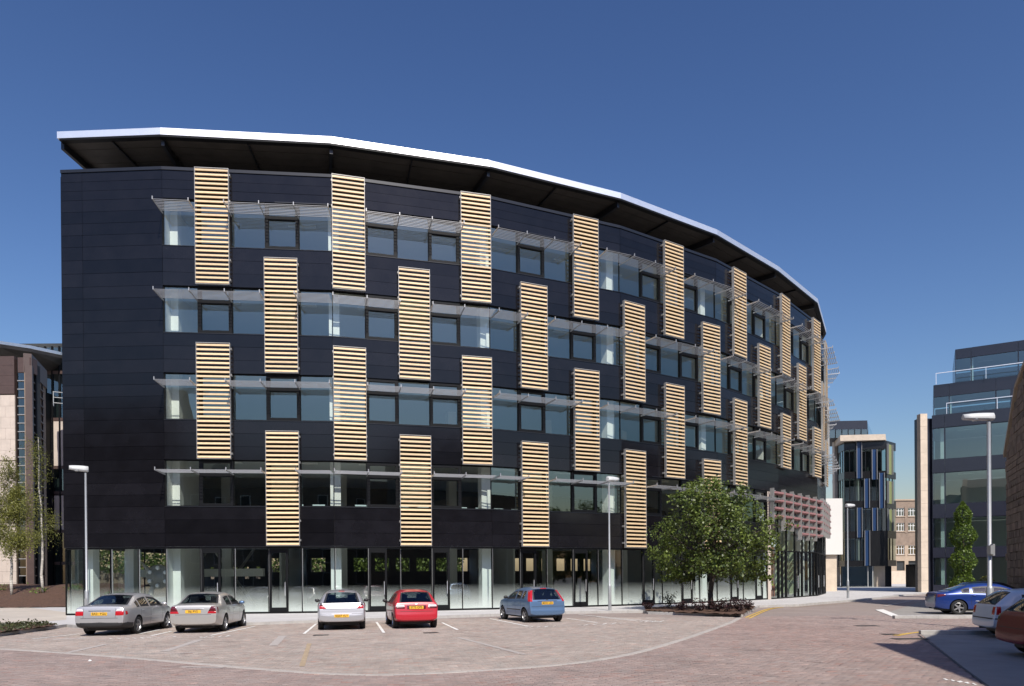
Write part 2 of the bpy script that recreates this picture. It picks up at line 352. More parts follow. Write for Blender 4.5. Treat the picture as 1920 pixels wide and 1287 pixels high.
# ---- cladding panels, each one an object
def panel_row(k, s0, s1, z0, z1):
    g = 0.007
    key = ('panel', round(s1 - s0, 3), round(z1 - z0, 3))
    me = cached(key, lambda: cubemesh('cladding_panel', g, s1 - s0 - g, -0.0, 0.045, g, z1 - z0 - g, 'clad'))
    mw = fr(fp(k, s0, 0.0, z0), HD[k]) @ Matrix.Rotation(random.gauss(0, 0.0016), 4, 'X') @ Matrix.Rotation(random.gauss(0, 0.0011), 4, 'Z')
    link('cladding_panel', me, office, mw=mw)
def back(k, s0, s1, z0, z1):
    me = cubemesh('wall_backing', s0 - 0.0, s1, 0.06, 0.22, z0, z1, 'clad_back')
    link('wall_backing', me, office, mw=fr(fp(k, 0, 0, 0), HD[k]))
for k in range(-1, 9):
    Lk = LEN(k); s1e = Lk
    bands = []
    for i in range(-1, 4):
        lo = Z_HEAD0 if i == -1 else head(i); hi = sill(i + 1) if i < 3 else WALLTOP - 0.16
        bands.append((i, lo, hi))
    for i, lo, hi in bands:
        s1 = Lk
        if i == -1 and k == 4: s1 = Lk - MOD
        if i == -1 and k >= 5: continue
        for r in range(3):
            z0 = lo + (hi - lo) * r / 3; z1 = lo + (hi - lo) * (r + 1) / 3
            if k == -1:
                sj = 0.21 * Lk; panel_row(k, 0, sj, z0, z1); panel_row(k, sj, Lk, z0, z1)
            else: panel_row(k, 0, s1, z0, z1)
        back(k, 0, s1, lo + 0.01, hi - 0.01)
    if k == -1:
        for i in range(4):
            lo, hi = sill(i), head(i)
            for r in range(4):
                z0 = lo + (hi - lo) * r / 4; z1 = lo + (hi - lo) * (r + 1) / 4; sj = 0.21 * Lk
                panel_row(k, 0, sj, z0, z1); panel_row(k, sj, Lk, z0, z1)
            back(k, 0, Lk, lo - 0.01, hi + 0.01)
    # parapet cap
    link('parapet_cap', cubemesh('parapet_cap', 0, Lk, -0.05, 0.40, WALLTOP - 0.155, WALLTOP, 'clad_trim'), office, mw=fr(fp(k, 0, 0, 0), HD[k]))
# side wall of the far left end (upper storeys)
sdir = -nv(-1)
mb = MB(); mb.box(fp(-1, 0.02, -0.23, Z_HEAD0), sdir * (DEPTH - 0.4), ev(-1) * -0.0 + nv(-1).cross(Vector((0, 0, 1))) * 0.2, (0, 0, WALLTOP - 0.2 - Z_HEAD0)); mb.build('side_wall', 'clad', office)

# ---- windows
def window_unit(k, s0, z0, z1, framed):
    W_ = MOD; H_ = z1 - z0
    def mk():
        mb = MB(); t = 0.16 if framed else 0.022; y0, y1 = (0.05 if framed else 0.10), 0.20
        mb.cbox(0.006, W_ - 0.006, y0, y1, 0, t if framed else 0.05); mb.cbox(0.006, W_ - 0.006, y0, y1, H_ - (t if framed else 0.05), H_)
        mb.cbox(0.006, t + 0.006, y0, y1, t if framed else 0.05, H_ - (t if framed else 0.05)); mb.cbox(W_ - t - 0.006, W_ - 0.006, y0, y1, t if framed else 0.05, H_ - (t if framed else 0.05))
        if framed: mb.cbox(t + 0.006, W_ - t - 0.006, y0 + 0.004, y1, H_ - 0.86, H_ - 0.66)
        return mb.mesh('window', 'frame')
    o = link('window', cached(('wf', framed, round(H_, 2)), mk), office, mw=fr(fp(k, s0, 0, z0), HD[k]))
    panes = [(0.156, W_ - 0.156, 0.15, H_ - 0.86), (0.156, W_ - 0.156, H_ - 0.66, H_ - 0.15)] if framed else [(0.028, W_ - 0.028, 0.05, H_ - 0.05)]
    for (a, b, c, d) in panes:
        me = cached(('pane', round(b - a, 3), round(d - c, 3)), lambda: pane_mesh(b - a, d - c, 'glass'))
        mw = fr(fp(k, s0, 0, z0), HD[k]) @ Matrix.Translation((a, 0.15, c)) @ Matrix.Rotation(random.gauss(0, 0.003), 4, 'X') @ Matrix.Rotation(random.gauss(0, 0.003), 4, 'Z')
        link('pane', me, o, mw=mw)
def pane_mesh(w_, h_, m, z0=0.0):
    mb = MB(); mb.face([(0, 0, 0), (w_, 0, 0), (w_, 0, h_), (0, 0, h_)]); me = mb.mesh('pane', m)
    uv = me.uv_layers.new(name='UVMap'); 
    for i, c in enumerate([(0, z0), (w_, z0), (w_, z0 + h_), (0, z0 + h_)]): uv.data[i].uv = c
    return me
for i in range(4):
    for m in range(NMOD):
        if i == 0 and m >= ENT: continue
        k = m // 5
        window_unit(k, (m % 5) * MOD, sill(i), head(i), (m % 5) in (1, 3))
# reveals above and below the window bands
for i in range(4):
    for k in range(0, 9):
        s1 = FL - (MOD if (i == 0 and k == 4) else 0)
        if i == 0 and k >= 5: continue
        link('window_sill', cubemesh('window_sill', 0.0, s1, -0.03, 0.21, -0.035, -0.004, 'clad_trim'), office, mw=fr(fp(k, 0, 0, sill(i)), HD[k]))
        link('window_head', cubemesh('window_head', 0.0, s1, 0.004, 0.21, 0.004, 0.05, 'clad_trim'), office, mw=fr(fp(k, 0, 0, head(i)), HD[k]))
# the dark jamb at the left end of each window band
for i in range(4):
    link('window_jamb', cubemesh('window_jamb', -0.10, 0.0, 0.05, 0.24, 0, head(i) - sill(i), 'clad_trim'), office, mw=fr(fp(0, 0, 0, sill(i)), HD[0]))

# ---- louvre screens: frame (part) > slat (sub-part)
LW, LH, NSL = 1.655, 5.853, 26
OFF = 0.335
def slat_geo(mb, dz, w_=LW - 0.05):
    # rounded-off parallelogram section: front face tilts to the sky
    sec = [(0.00, 0.000), (0.012, -0.012), (0.125, 0.030), (0.130, 0.052), (0.030, 0.098), (0.006, 0.092)]
    i = len(mb.v); n = len(sec)
    for x in (0.025, 0.025 + w_): mb.v += [(x, y, dz + z) for y, z in sec]
    for q in range(n):
        j = (q + 1) % n; mb.f.append((i + q, i + n + q, i + n + j, i + j)); mb.m.append(0)
    mb.f.append(tuple(i + q for q in range(n))); mb.m.append(0); mb.f.append(tuple(i + n + q for q in range(n))[::-1]); mb.m.append(0)
def slat_mesh():
    mb = MB(); slat_geo(mb, 0); return mb.mesh('slat', 'timber')
SLAT = slat_mesh()
def screen_mesh(H_):
    mb = MB()
    mb.cbox(0, 0.022, -0.012, 0.165, 0, H_); mb.cbox(LW - 0.022, LW, -0.012, 0.165, 0, H_)
    mb.cbox(0.022, LW - 0.022, 0.0, 0.03, H_ - 0.028, H_); mb.cbox(0.022, LW - 0.022, 0.0, 0.12, 0, 0.02)
    for fz in (0.05, 0.22, 0.73, 0.955):
        for x in (0.002, LW - 0.03): mb.cbox(x - 0.035 * (x < 1), x + 0.028 + 0.035 * (x > 1), 0.13, OFF - 0.002, H_ * fz - 0.05, H_ * fz + 0.05)
    return mb.mesh('louvre_screen', 'steel_grey')
rest = MB()
slots = []
for lev in (0, 1, 2, 3):
    for m in LV[lev]:
        z0 = Z_HEAD0 + STO * lev; H_ = LH
        if lev == 1 and m >= 25: z0 += 1.83; H_ -= 1.83
        slots.append((m, lev, z0, H_))
nslat = 0
for (m, lev, z0, H_) in sorted(slots):
    k = m // 5; s0 = (m % 5) * MOD + (MOD - LW) / 2
    base = fr(fp(k, s0, OFF, z0), HD[k])
    sc = link('louvre_screen', cached(('screen', round(H_, 2)), lambda: screen_mesh(H_)), office, mw=base)
    pitch = LH / NSL; n = int(round(H_ / pitch))
    if nslat + n <= 312:
        for q in range(n):
            link('slat', SLAT, sc, mw=base @ Matrix.Translation((random.gauss(0, .002), random.gauss(0, .002), 0.055 + q * pitch)) @ Matrix.Rotation(random.gauss(0, 0.012), 4, 'X')); nslat += 1
    else:
        for q in range(n):
            i0 = len(rest.v); slat_geo(rest, 0.055 + q * pitch)
            for a in range(i0, len(rest.v)): rest.v[a] = tuple(base @ Vector(rest.v[a]))
o = rest.build('slats', 'timber', office, kind='stuff')

# ---- aluminium sunshades in the runs between the screens
PJ = 1.22
for lev in range(4):
    zz = 7.30 + STO * lev; lim = ENT if lev == 0 else 40
    runs = []; cur = []
    for m in range(0, lim):
        if m in LV[lev] or (lev == 1 and m in LV[1]):
            if cur: runs.append(cur); cur = []
        else: cur.append(m)
    if cur: runs.append(cur)
    for run in runs:
        mb = MB()
        for m in run:
            k = m // 5; s0 = (m % 5) * MOD
            mwm = fr(fp(k, s0, 0, zz), HD[k])
            def L(x, y, z): return mwm @ Vector((x, y, z))
            for q in range(8):
                y = -PJ + 0.03 + q * (PJ - 0.16) / 7
                mb.box(L(0.0, y, -0.014), ev(k) * MOD, -nv(k) * 0.048, (0, 0, 0.013))
        sh = mb.build('sunshade', 'shade_alu', office)
        ends = list(run) + [run[-1] + 1]
        for m in ends:
            if m % 5 == 0 and m == run[-1] + 1: k = (m - 1) // 5; s0 = FL
            else: k = m // 5; s0 = (m % 5) * MOD
            def mkb():
                b = MB(); b.box((-0.016, -PJ, -0.06), (0.032, 0, 0), (0, PJ + 0.1, -0.05), (0, 0, 0.075)); b.cbox(-0.02, 0.02, -PJ - 0.03, -PJ + 0.02, -0.05, 0.11); return b.mesh('bracket', 'shade_alu')
            link('bracket', cached('bracket', mkb), sh, mw=fr(fp(k, s0, 0, zz), HD[k]))

# ---- ground floor shop-front glazing
def gl_pane(k, s0, s1, z0, z1, m, parent, y=0.10):
    me = cached(('gp', round(s1 - s0, 3), round(z1 - z0, 3), m, round(z0, 2)), lambda: pane_mesh(s1 - s0, z1 - z0, m, z0))
    link('pane', me, parent, mw=fr(fp(k, s0, -y, z0), HD[k]) @ Matrix.Rotation(random.gauss(0, 0.0025), 4, 'X') @ Matrix.Rotation(random.gauss(0, 0.0025), 4, 'Z'))
def bar(mb, x0, x1, z0, z1, y0=0.05, y1=0.17, mi=0): mb.cbox(x0, x1, y0, y1, z0, z1, mi)
def shop_bay(k, s0, w_, door, zt=Z_HEAD0, light_edge=True):
    mb = MB(); bar(mb, 0.0, 0.045, BZ, zt - 0.05); bar(mb, 0.045, w_, zt - 0.11, zt - 0.03); bar(mb, 0.045, w_, BZ, BZ + 0.09)
    if light_edge: mb.cbox(0.047, 0.060, 0.06, 0.16, BZ + 0.09, zt - 0.11, 1)
    if door:
        d1 = 0.60 * w_; t = 0.17
        bar(mb, 0.062, t, BZ + 0.092, zt - 0.112, 0.03); bar(mb, d1 - t + 0.06, d1, BZ + 0.092, zt - 0.112, 0.03); bar(mb, t + .002, d1 - t + 0.058, BZ + 0.092, BZ + 0.30, 0.03); bar(mb, t + .002, d1 - t + 0.058, zt - 0.34, zt - 0.112, 0.03)
    o = link('shopfront_frame', cached(('shop', door, round(w_, 3), round(zt, 2), k == -1), lambda: mb.mesh('shopfront_frame', ['frame', 'frame_light'])), office, mw=fr(fp(k, s0, 0, 0), HD[k]))
    if door:
        gl_pane(k, s0 + 0.17, s0 + d1 - 0.11, BZ + 0.30, zt - 0.34, 'glass_frit', o); gl_pane(k, s0 + d1, s0 + w_, BZ + 0.09, zt - 0.11, 'glass_frit', o)
        hb = MB(); hb.tube((d1 - 0.15, 0.0, BZ + 0.9), (d1 - 0.15, 0.0, BZ + 1.6), 0.016, n=6)
        link('door_handle', cached('dh', lambda: hb.mesh('door_handle', 'alu')), o, mw=fr(fp(k, s0, 0, 0), HD[k]))
    else: gl_pane(k, s0 + 0.045, s0 + w_, BZ + 0.09, zt - 0.11, 'glass_frit', o)
for m in range(0, ENT): shop_bay(m // 5, (m % 5) * MOD, MOD, (m % 5) in (1, 3))
cuts = [0.0, 0.178, 0.455, 0.727, 1.0]
for a, b in zip(cuts[:-1], cuts[1:]): shop_bay(-1, a * END, (b - a) * END, False, light_edge=(a > 0.3))
# side glazing round the corner
for q in range(4):
    g = MB(); x0 = 0.3 + q * 3.4; P0 = fp(-1, 0.05, -x0, 0)
    g.box(P0 + Vector((0, 0, BZ)), ev(-1) * 0.06, -nv(-1) * 0.06, (0, 0, Z_HEAD0 - BZ)); fo = g.build('shopfront_frame', 'frame', office)
    me = pane_mesh(3.3, Z_HEAD0 - BZ - 0.1, 'glass_frit', BZ); link('pane', me, fo, mw=fr(P0 + Vector((0, 0, BZ)) , HD[-1] + math.pi / 2))
# header strip
for k in range(-1, 5):
    s1 = LEN(k) - (MOD if k == 4 else 0)
    link('header', cubemesh('header', 0, s1, 0.012, 0.22, Z_HEAD0 - 0.03, Z_HEAD0 - 0.002, 'clad_trim'), office, mw=fr(fp(k, 0, 0, 0), HD[k]))

# ---- double height entrance
ZE = 7.93; ZT = 3.67
for m in range(ENT, 37):
    k = m // 5; s0 = (m % 5) * MOD; mb = MB(); d = (m % 2 == 1)
    bar(mb, 0, 0.05, BZ, ZE - 0.08, 0.04); bar(mb, 0.05, MOD, ZE - 0.08, ZE, 0.04); bar(mb, 0.05, MOD, BZ, BZ + 0.08, 0.05); bar(mb, 0.05, MOD, ZT - 0.04, ZT + 0.05, 0.045)
    if d: bar(mb, 0.052, 0.20, BZ + 0.082, ZT - 0.042, 0.03); bar(mb, MOD - 0.15, MOD - 0.002, BZ + 0.082, ZT - 0.042, 0.03); bar(mb, 0.78, 0.90, BZ + 0.082, ZT - 0.042, 0.03)
    o = link('entrance_frame', mb.mesh('entrance_frame', 'frame'), office, mw=fr(fp(k, s0, 0, 0), HD[k]))
    gl_pane(k, s0 + 0.05, s0 + MOD, BZ + 0.08, ZT - 0.04, 'glass_ground', o); gl_pane(k, s0 + 0.05, s0 + MOD, ZT + 0.05, ZE - 0.08, 'glass_ground', o)
    if m % 3 == 0:
        hb = MB(); hb.tube((0.45, -0.02, BZ + 0.7), (0.45, -0.02, BZ + 1.7), 0.022, n=6); link('door_handle', hb.mesh('door_handle', 'alu'), o, mw=fr(fp(k, s0, 0, 0), HD[k]))
# stone jamb left of the entrance
j = MB(); j.box(fp(4, 4 * MOD - 0.02, 0.03, BZ), ev(4) * 0.42, -nv(4) * 0.035, (0, 0, ZE - BZ)); j.build('entrance_jamb', 'stone_pale', office)
# red louvred canopy in front of the entrance
can = []
for m in range(ENT, 35):
    k = m // 5; s0 = (m % 5) * MOD; can.append((k, s0))
CO = 0.42
n_can = 0
for ci, (k, s0) in enumerate(can):
    drop = 0 if ci < 2 else (1 if ci < 7 else 1)
    rows = 4 + (1 if 1 <= ci else 0) + (1 if 3 <= ci <= 5 else 0)
    z_top = 8.10
    # one bay: red blades + light upright
    mb = MB(); 
    for r in range(rows):
        z = z_top - 0.30 - r * 0.56
        mb.box(fp(k, s0 + 0.12, CO + 0.02, z), ev(k) * (MOD - 0.12), -nv(k) * 0.26 + Vector((0, 0, -0.09)), (0, 0, 0.13))
    o = mb.build('entrance_louvre', 'red_metal', office)
    pb = MB(); pb.box(fp(k, s0 + 0.03, CO + 0.06, z_top - 0.42 - rows * 0.56 + 0.25), ev(k) * 0.06, -nv(k) * 0.30, (0, 0, rows * 0.56 + 0.22)); pb.build('upright', 'steel_grey', o)
    for r in range(rows):
        z = z_top - 0.30 - r * 0.56
        g = MB(); g.box(fp(k, s0 + 0.12, CO + 0.05, z + 0.13), ev(k) * 0.20, -nv(k) * 0.22, (0, 0, 0.06)); g.build('cleat', 'steel_grey', o)

# ---- structure behind the glass
def ring_slab(mb, k0, k1, d0, d1, z0, z1, mt, mbm, ms):
    for k in range(k0, k1):
        a, b = inset(k, d0), inset(k + 1, d0); c, d = inset(k + 1, d1), inset(k, d1)
        mb.face([(a.x, a.y, z1), (b.x, b.y, z1), (c.x, c.y, z1), (d.x, d.y, z1)], mt)
        mb.face([(a.x, a.y, z0), (d.x, d.y, z0), (c.x, c.y, z0), (b.x, b.y, z0)], mbm)
        mb.face([(a.x, a.y, z0), (b.x, b.y, z0), (b.x, b.y, z1), (a.x, a.y, z1)], ms)
        mb.face([(c.x, c.y, z0), (d.x, d.y, z0), (d.x, d.y, z1), (c.x, c.y, z1)], ms)
for i in range(5):
    zf = 4.72 + STO * i
    mb = MB(); k1 = 9 if i else 5
    ring_slab(mb, -1, k1, 0.26, DEPTH, zf - 0.75, zf, 0, 1, 1)
    mb.build('floor_slab' if i < 4 else 'roof_deck', ['int_floor', 'ceiling'], office)
mb = MB(); ring_slab(mb, -1, 9, 0.03, DEPTH, BZ - 0.3, BZ - 0.002, 0, 0, 0); mb.build('ground_slab', ['concrete'], office)
# back wall: windows on the two lower storeys, solid above
for k in range(-1, 9):
    a, b = inset(k, DEPTH - 0.3), inset(k + 1, DEPTH - 0.3); e = (b - a); Lr = e.length; e.normalize(); n_ = Vector((-e.y, e.x, 0))
    mb = MB()
    def wb(s0, s1, z0, z1): mb.box(a + e * s0 + Vector((0, 0, z0)), e * (s1 - s0), n_ * 0.25, (0, 0, z1 - z0))
    if k >= 0:
        wb(0, Lr, BZ, 2.35); wb(0, Lr, 3.35, 6.0); wb(0, Lr, 7.2, 22.0)
        npier = 4
        for q in range(npier): wb(Lr * q / npier, Lr * (q + 0.32) / npier, 2.35, 3.35); wb(Lr * q / npier, Lr * (q + 0.4) / npier, 6.0, 7.2)
    else:
        wb(0, Lr, BZ, 1.9); wb(0, Lr, 2.75, 22.0)
        for q in range(5): wb(Lr * q / 5, Lr * (q + .55) / 5, 1.9, 2.75)
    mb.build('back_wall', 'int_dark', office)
mb = MB(); P0 = fp(8, FL, -0.3, BZ); mb.box(P0, -nv(8) * (DEPTH - 0.6), -ev(8) * 0.25, (0, 0, 21.8)); mb.build('end_wall', 'clad', office)
for k, sA in ((7, 2 * MOD), (8, 0)):
    link('wall_base', cubemesh('wall_base', sA, FL, 0.05, 0.3, BZ, 9.9, 'clad'), office, mw=fr(fp(k, 0, 0, 0), HD[k]))
# white beam across the glazed corner, cross bracing behind it
link('beam', cubemesh('beam', 0.3, END + 2.6, 6.0, 6.3, 2.05, 2.5, 'white_paint'), office, mw=fr(fp(-1, 0, 0, 0), HD[-1]))
for sA, sB in ((0.6, 3.2), (3.2, 0.6), (3.4, 6.2), (6.2, 3.4)):
    mb = MB(); mb.tube(fp(-1, sA, -9.0, BZ), fp(-1, sB, -9.0, 3.9), 0.09, n=6); mb.build('brace', 'steel_grey', office)
# green and terracotta walls of the entrance hall
for k, s_, m_ in ((5, 1.2, 'hall_green'), (5, 4.6, 'hall_red'), (6, 0.6, 'hall_green'), (6, 4.0, 'hall_green')):
    link('hall_wall', cubemesh('hall_wall', s_, s_ + 0.75, 2.4, 5.5, BZ, 7.9, m_), office, mw=fr(fp(k, 0, 0, 0), HD[k]))
# columns and partitions
for k in range(0, 9):
    h = HD[k]; p = inset(k, 1.35)
    link('column', cached('column', lambda: cubemesh('column', -0.27, 0.27, -0.27, 0.27, BZ, 22.0, 'white_paint')), office, mw=fr((p.x, p.y, 0), h))
    p = inset(k, 8.5)
    link('column', _cache['column'], office, mw=fr((p.x, p.y, 0), h))
p = fp(-1, 0.62, -1.2, 0); link('column', _cache['column'], office, mw=fr(p, HD[-1]))
p = fp(-1, 0.25, -5.5, 0); link('column', _cache['column'], office, mw=fr(p, HD[-1]))
# the white partition just inside the first window of every storey
for i in range(-1, 4):
    z0 = BZ if i == -1 else 4.72 + STO * i + 0.01; z1 = 3.96 + STO * (i + 1)
    link('partition', cubemesh('partition', -0.06, 0.0, 0.30, 6.0, z0, z1, 'white_paint'), office, mw=fr(fp(0, 0.0, 0, 0), HD[0]))
for k in (0, 2, 4):
    link('partition', cubemesh('partition', 0, 0.12, 6.5, DEPTH - 0.4, BZ, 3.95, 'ceiling'), office, mw=fr(fp(k, 4.2, 0, 0), HD[k]))
# linear ceiling lights (off)
for i in range(5):
    for k in range(0, 6):
        for q in range(2):
            zc = 3.96 + STO * i - 0.05
            link('ceiling_light', cached('clight', lambda: cubemesh('ceiling_light', -0.75, 0.75, -0.1, 0.1, -0.03, 0.045, 'fixture')), office, mw=fr(fp(k, 2.2 + 4.1 * q, -3.2, zc), HD[k]))

# ---- floating roof
ZR0, ZR1 = 24.28, 24.62
for k in range(-1, 9):
    a0, b0 = inset(k, -0.12), inset(k + 1, -0.12)
    mb = MB(); e = (b0 - a0); n_ = nv(k)
    mb.box(a0 + Vector((0, 0, ZR0)), e, -n_ * 0.10, (0, 0, ZR1 - ZR0)); mb.build('fascia', 'alu', office)
    mb = MB(); mb.box(a0 - n_ * 0.01 + Vector((0, 0, ZR0 - 0.10)), e, -n_ * 0.30, (0, 0, 0.095)); mb.build('gutter', 'frame', office)
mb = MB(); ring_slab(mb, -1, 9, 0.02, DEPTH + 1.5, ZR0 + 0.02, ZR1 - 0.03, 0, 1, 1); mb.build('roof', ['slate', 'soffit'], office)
for k in range(-1, 9):                                # soffit boards and beams
    a0 = inset(k, 0.15); b0 = inset(k + 1, 0.15)
    for q in range(8):
        d = 0.25 + q * 0.62; a, b = inset(k, d), inset(k + 1, d); e = b - a
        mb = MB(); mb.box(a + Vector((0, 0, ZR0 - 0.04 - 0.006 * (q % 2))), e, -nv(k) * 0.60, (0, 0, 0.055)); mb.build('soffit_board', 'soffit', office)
    for t in (0.0, 0.5):
        p = a0.lerp(b0, t); d = -nv(k); mb = MB(); e_ = ev(k); wd = 0.16 if t == 0 else 0.06
        mb.box(p - e_ * wd / 2 + Vector((0, 0, ZR0 - (0.40 if t == 0 else 0.16))), e_ * wd, d * 6.0, (0, 0, 0.355 if t == 0 else 0.11)); mb.build('roof_beam', 'clad_trim', office)
    a, b = inset(k, 4.6), inset(k + 1, 4.6); mb = MB(); mb.box(a + Vector((0, 0, 21.9)), b - a, -nv(k) * 0.2, (0, 0, ZR0 - 21.95)); mb.build('penthouse_wall', 'clad_back', office)
# left roof edge
mb = MB(); a = inset(-1, -0.12); mb.box(a + Vector((0, 0, ZR0)) - ev(-1) * 0.1, ev(-1) * 0.098, sdir * 14, (0, 0, ZR1 - ZR0)); mb.build('fascia', 'alu', office)

# ------------------------------------------------------------------ ground
def sheet(name, pts, z, m, kind='structure', parent=None):
    mb = MB(); mb.face([(p[0], p[1], z) for p in pts]); return mb.build(name, m, parent, kind=kind)
def poly_area(p): return 0.5 * sum(p[i][0] * p[(i + 1) % len(p)][1] - p[(i + 1) % len(p)][0] * p[i][1] for i in range(len(p)))
def ccw(p): return p if poly_area(p) > 0 else p[::-1]
def inside(pt, poly):
    x, y = pt; r = False; n = len(poly)
    for i in range(n):
        x1, y1 = poly[i][0], poly[i][1]; x2, y2 = poly[(i + 1) % n][0], poly[(i + 1) % n][1]
        if (y1 > y) != (y2 > y) and x < (x2 - x1) * (y - y1) / (y2 - y1) + x1: r = not r
    return r
mat('far_ground', (0.30, 0.28, 0.26), 0.9, var=0.2, vscale=0.05)
sheet('ground', [(-1500, -600), (1500, -600), (1500, 2500), (-1500, 2500)], -0.06, 'far_ground')
ROT = R(9)
ground_mat('road_mat', (0.280, 0.220, 0.196), (0.250, 0.200, 0.182), (0.30, 0.265, 0.23), (0.21, 0.105, 0.008), -ROT, near=33.0)
ground_mat('slab_mat', (0.52, 0.505, 0.485), (0.48, 0.465, 0.45), (0.38, 0.36, 0.34), (0.9, 0.6, 0.008), 0.2, big=0.10)
ground_mat('path_mat', (0.50, 0.44, 0.37), (0.46, 0.41, 0.345), (0.40, 0.36, 0.30), (0.6, 0.6, 0.006), 0.5, big=0.12)
road = sheet('road', [(-70, -30), (90, -30), (90, 75), (-70, 75)], -0.012, 'road_mat')

KPX = [(-260, 1228), (0, 1194), (125, 1176), (150, 1179), (300, 1177), (461, 1173), (590, 1168), (700, 1164), (840, 1159), (920, 1156), (1060, 1151), (1206, 1149)]
KPX2 = [(1391, 1157), (1424, 1139), (1498, 1137), (1550, 1132), (1623, 1126), (1680, 1119), (1740, 1113.6)]
K1 = [G(*p) for p in KPX]; K2 = [G(*p) for p in KPX2]
KERB = K1 + K2 + [Vector((62, 63, 0)), Vector((130, 52, 0))]
PAVZ = 0.11
pav = KERB + [Vector((130, 160, 0)), Vector((-90, 160, 0)), Vector((-90, 30, 0))]
pavement = sheet('pavement', ccw([(p.x, p.y) for p in pav]), PAVZ, 'slab_mat')
# kerb stones, one object each
kerbmesh = {}
def kerbline(pts, parent, L0=0.9, w_=0.14, h_=0.115, z0=-0.02, inward=1, name='kerb_stone', m='kerb'):
    for a, b in zip(pts[:-1], pts[1:]):
        d = Vector((b.x - a.x, b.y - a.y, 0)); L = d.length
        if L < 0.2: continue
        n = max(1, round(L / L0)); l = L / n; h = math.atan2(d.y, d.x)
        key = ('kerb', round(l, 2), w_, h_, m)
        def mk():
            bm = bmesh.new(); bmesh.ops.create_cube(bm, size=1.0)
            for v in bm.verts: v.co = Vector(((v.co.x + .5) * (round(l, 2) - 0.008), (v.co.y + .5) * w_, (v.co.z + .5) * (h_ - z0) + z0))
            bmesh.ops.bevel(bm, geom=[e for e in bm.edges if all(v.co.z > h_ - 0.01 for v in e.verts)], offset=0.012, segments=1, affect='EDGES')
            me = bpy.data.meshes.new(name); bm.to_mesh(me); bm.free(); me.materials.append(M[m]); return me
        me = cached(key, mk)
        for q in range(n):
            p = a + d * (q / n); link(name, me, parent, mw=fr((p.x, p.y, random.gauss(0, 0.002)), h))
kerbline(K1, pavement); kerbline(K2, pavement)
bayc = [(1206, 1149), (1215, 1151.5), (1391, 1157)]
kerbline([G(*p) for p in bayc], pavement)

# beige path and planting beds on the left
path = [G(-300, 1150, .1), G(-300, 1176, .1), G(60, 1168, .1), G(124, 1163, .1), G(126, 1149, .1), G(60, 1140.5, .1), G(0, 1137, .1)]
sheet('path', ccw([(p.x, p.y) for p in path]), PAVZ + 0.004, 'path_mat')
def lumpy_bed(name, poly, zf, m, step=0.35, amp=0.03):
    """soil as an uneven sheet: a fine grid clipped to the polygon"""
    xs = [p[0] for p in poly]; ys = [p[1] for p in poly]
    nx = int((max(xs) - min(xs)) / step) + 2; ny = int((max(ys) - min(ys)) / step) + 2
    idx = {}; v = []; f = []
    def vid(i, j):
        if (i, j) not in idx:
            x = min(xs) + i * step; y = min(ys) + j * step; idx[(i, j)] = len(v)
            v.append((x, y, zf(x, y) + random.uniform(-amp, amp)))
        return idx[(i, j)]
    for i in range(nx):
        for j in range(ny):
            if inside((min(xs) + (i + .5) * step, min(ys) + (j + .5) * step), poly): f.append((vid(i, j), vid(i + 1, j), vid(i + 1, j + 1), vid(i, j + 1)))
    mb = MB(); mb.v = v; mb.f = f; mb.m = [0] * len(f)
    return mb.build(name, m, None, smooth=True, kind='structure')
bedF = [(p.x, p.y) for p in (G(-260, 1222, .1), G(-60, 1198, .1), G(0, 1189.5, .1), G(60, 1181, .1), G(112, 1174.5, .1), G(70, 1170, .1), G(0, 1173, .1), G(-260, 1184, .1))]
lumpy_bed('planting_bed', ccw(bedF), lambda x, y: PAVZ + 0.05, 'mulch', 0.22, 0.035)
# mulch bank in front of the stone building
def bank_z(x, y): return PAVZ + 0.02 + 1.35 * min(1, max(0, (y - 47.5) / 6.5)) + 0.12 * math.sin(x * 0.9) * min(1, max(0, (y - 48) / 3))
bank = [(-62, 47.3), (-33.0, 47.3), (-27.0, 47.9), (-27.0, 59.5), (-62, 59.5)]
lumpy_bed('mulch_bank', bank, bank_z, 'mulch', 0.4, 0.05)
tb = [(p.x, p.y) for p in (G(1207, 1147, .1), G(1390, 1154.5, .1), G(1418, 1139.5, .1), G(1395, 1136, .1), G(1215, 1141.0, .1))]
lumpy_bed('tree_bed', ccw(tb), lambda x, y: PAVZ + 0.05, 'mulch', 0.2, 0.04)

# bays / road split
EDGE = [G(*p) for p in [(-260, 1204), (0, 1218), (120, 1226), (230, 1234), (420, 1251), (580, 1264), (700, 1268), (800, 1265), (1000, 1253), (1100, 1243), (1190, 1228), (1250, 1211), (1300, 1195), (1345, 1179), (1380, 1166), (1391, 1158)]]
bay_poly = ccw([(p.x, p.y) for p in EDGE] + [(p.x, p.y) for p in K1[::-1]])
pav_poly = ccw([(p.x, p.y) for p in pav])
apron = [G(*p) for p in [(1726, 1189), (1852, 1287), (1900, 1330), (2700, 1330), (2500, 1185)]]
apron_poly = ccw([(p.x, p.y) for p in apron])
bluebay = [G(*p) for p in [(1690, 1160), (1664, 1149), (1720, 1131), (2300, 1131), (2300, 1160)]]
blue_poly = ccw([(p.x, p.y) for p in bluebay])
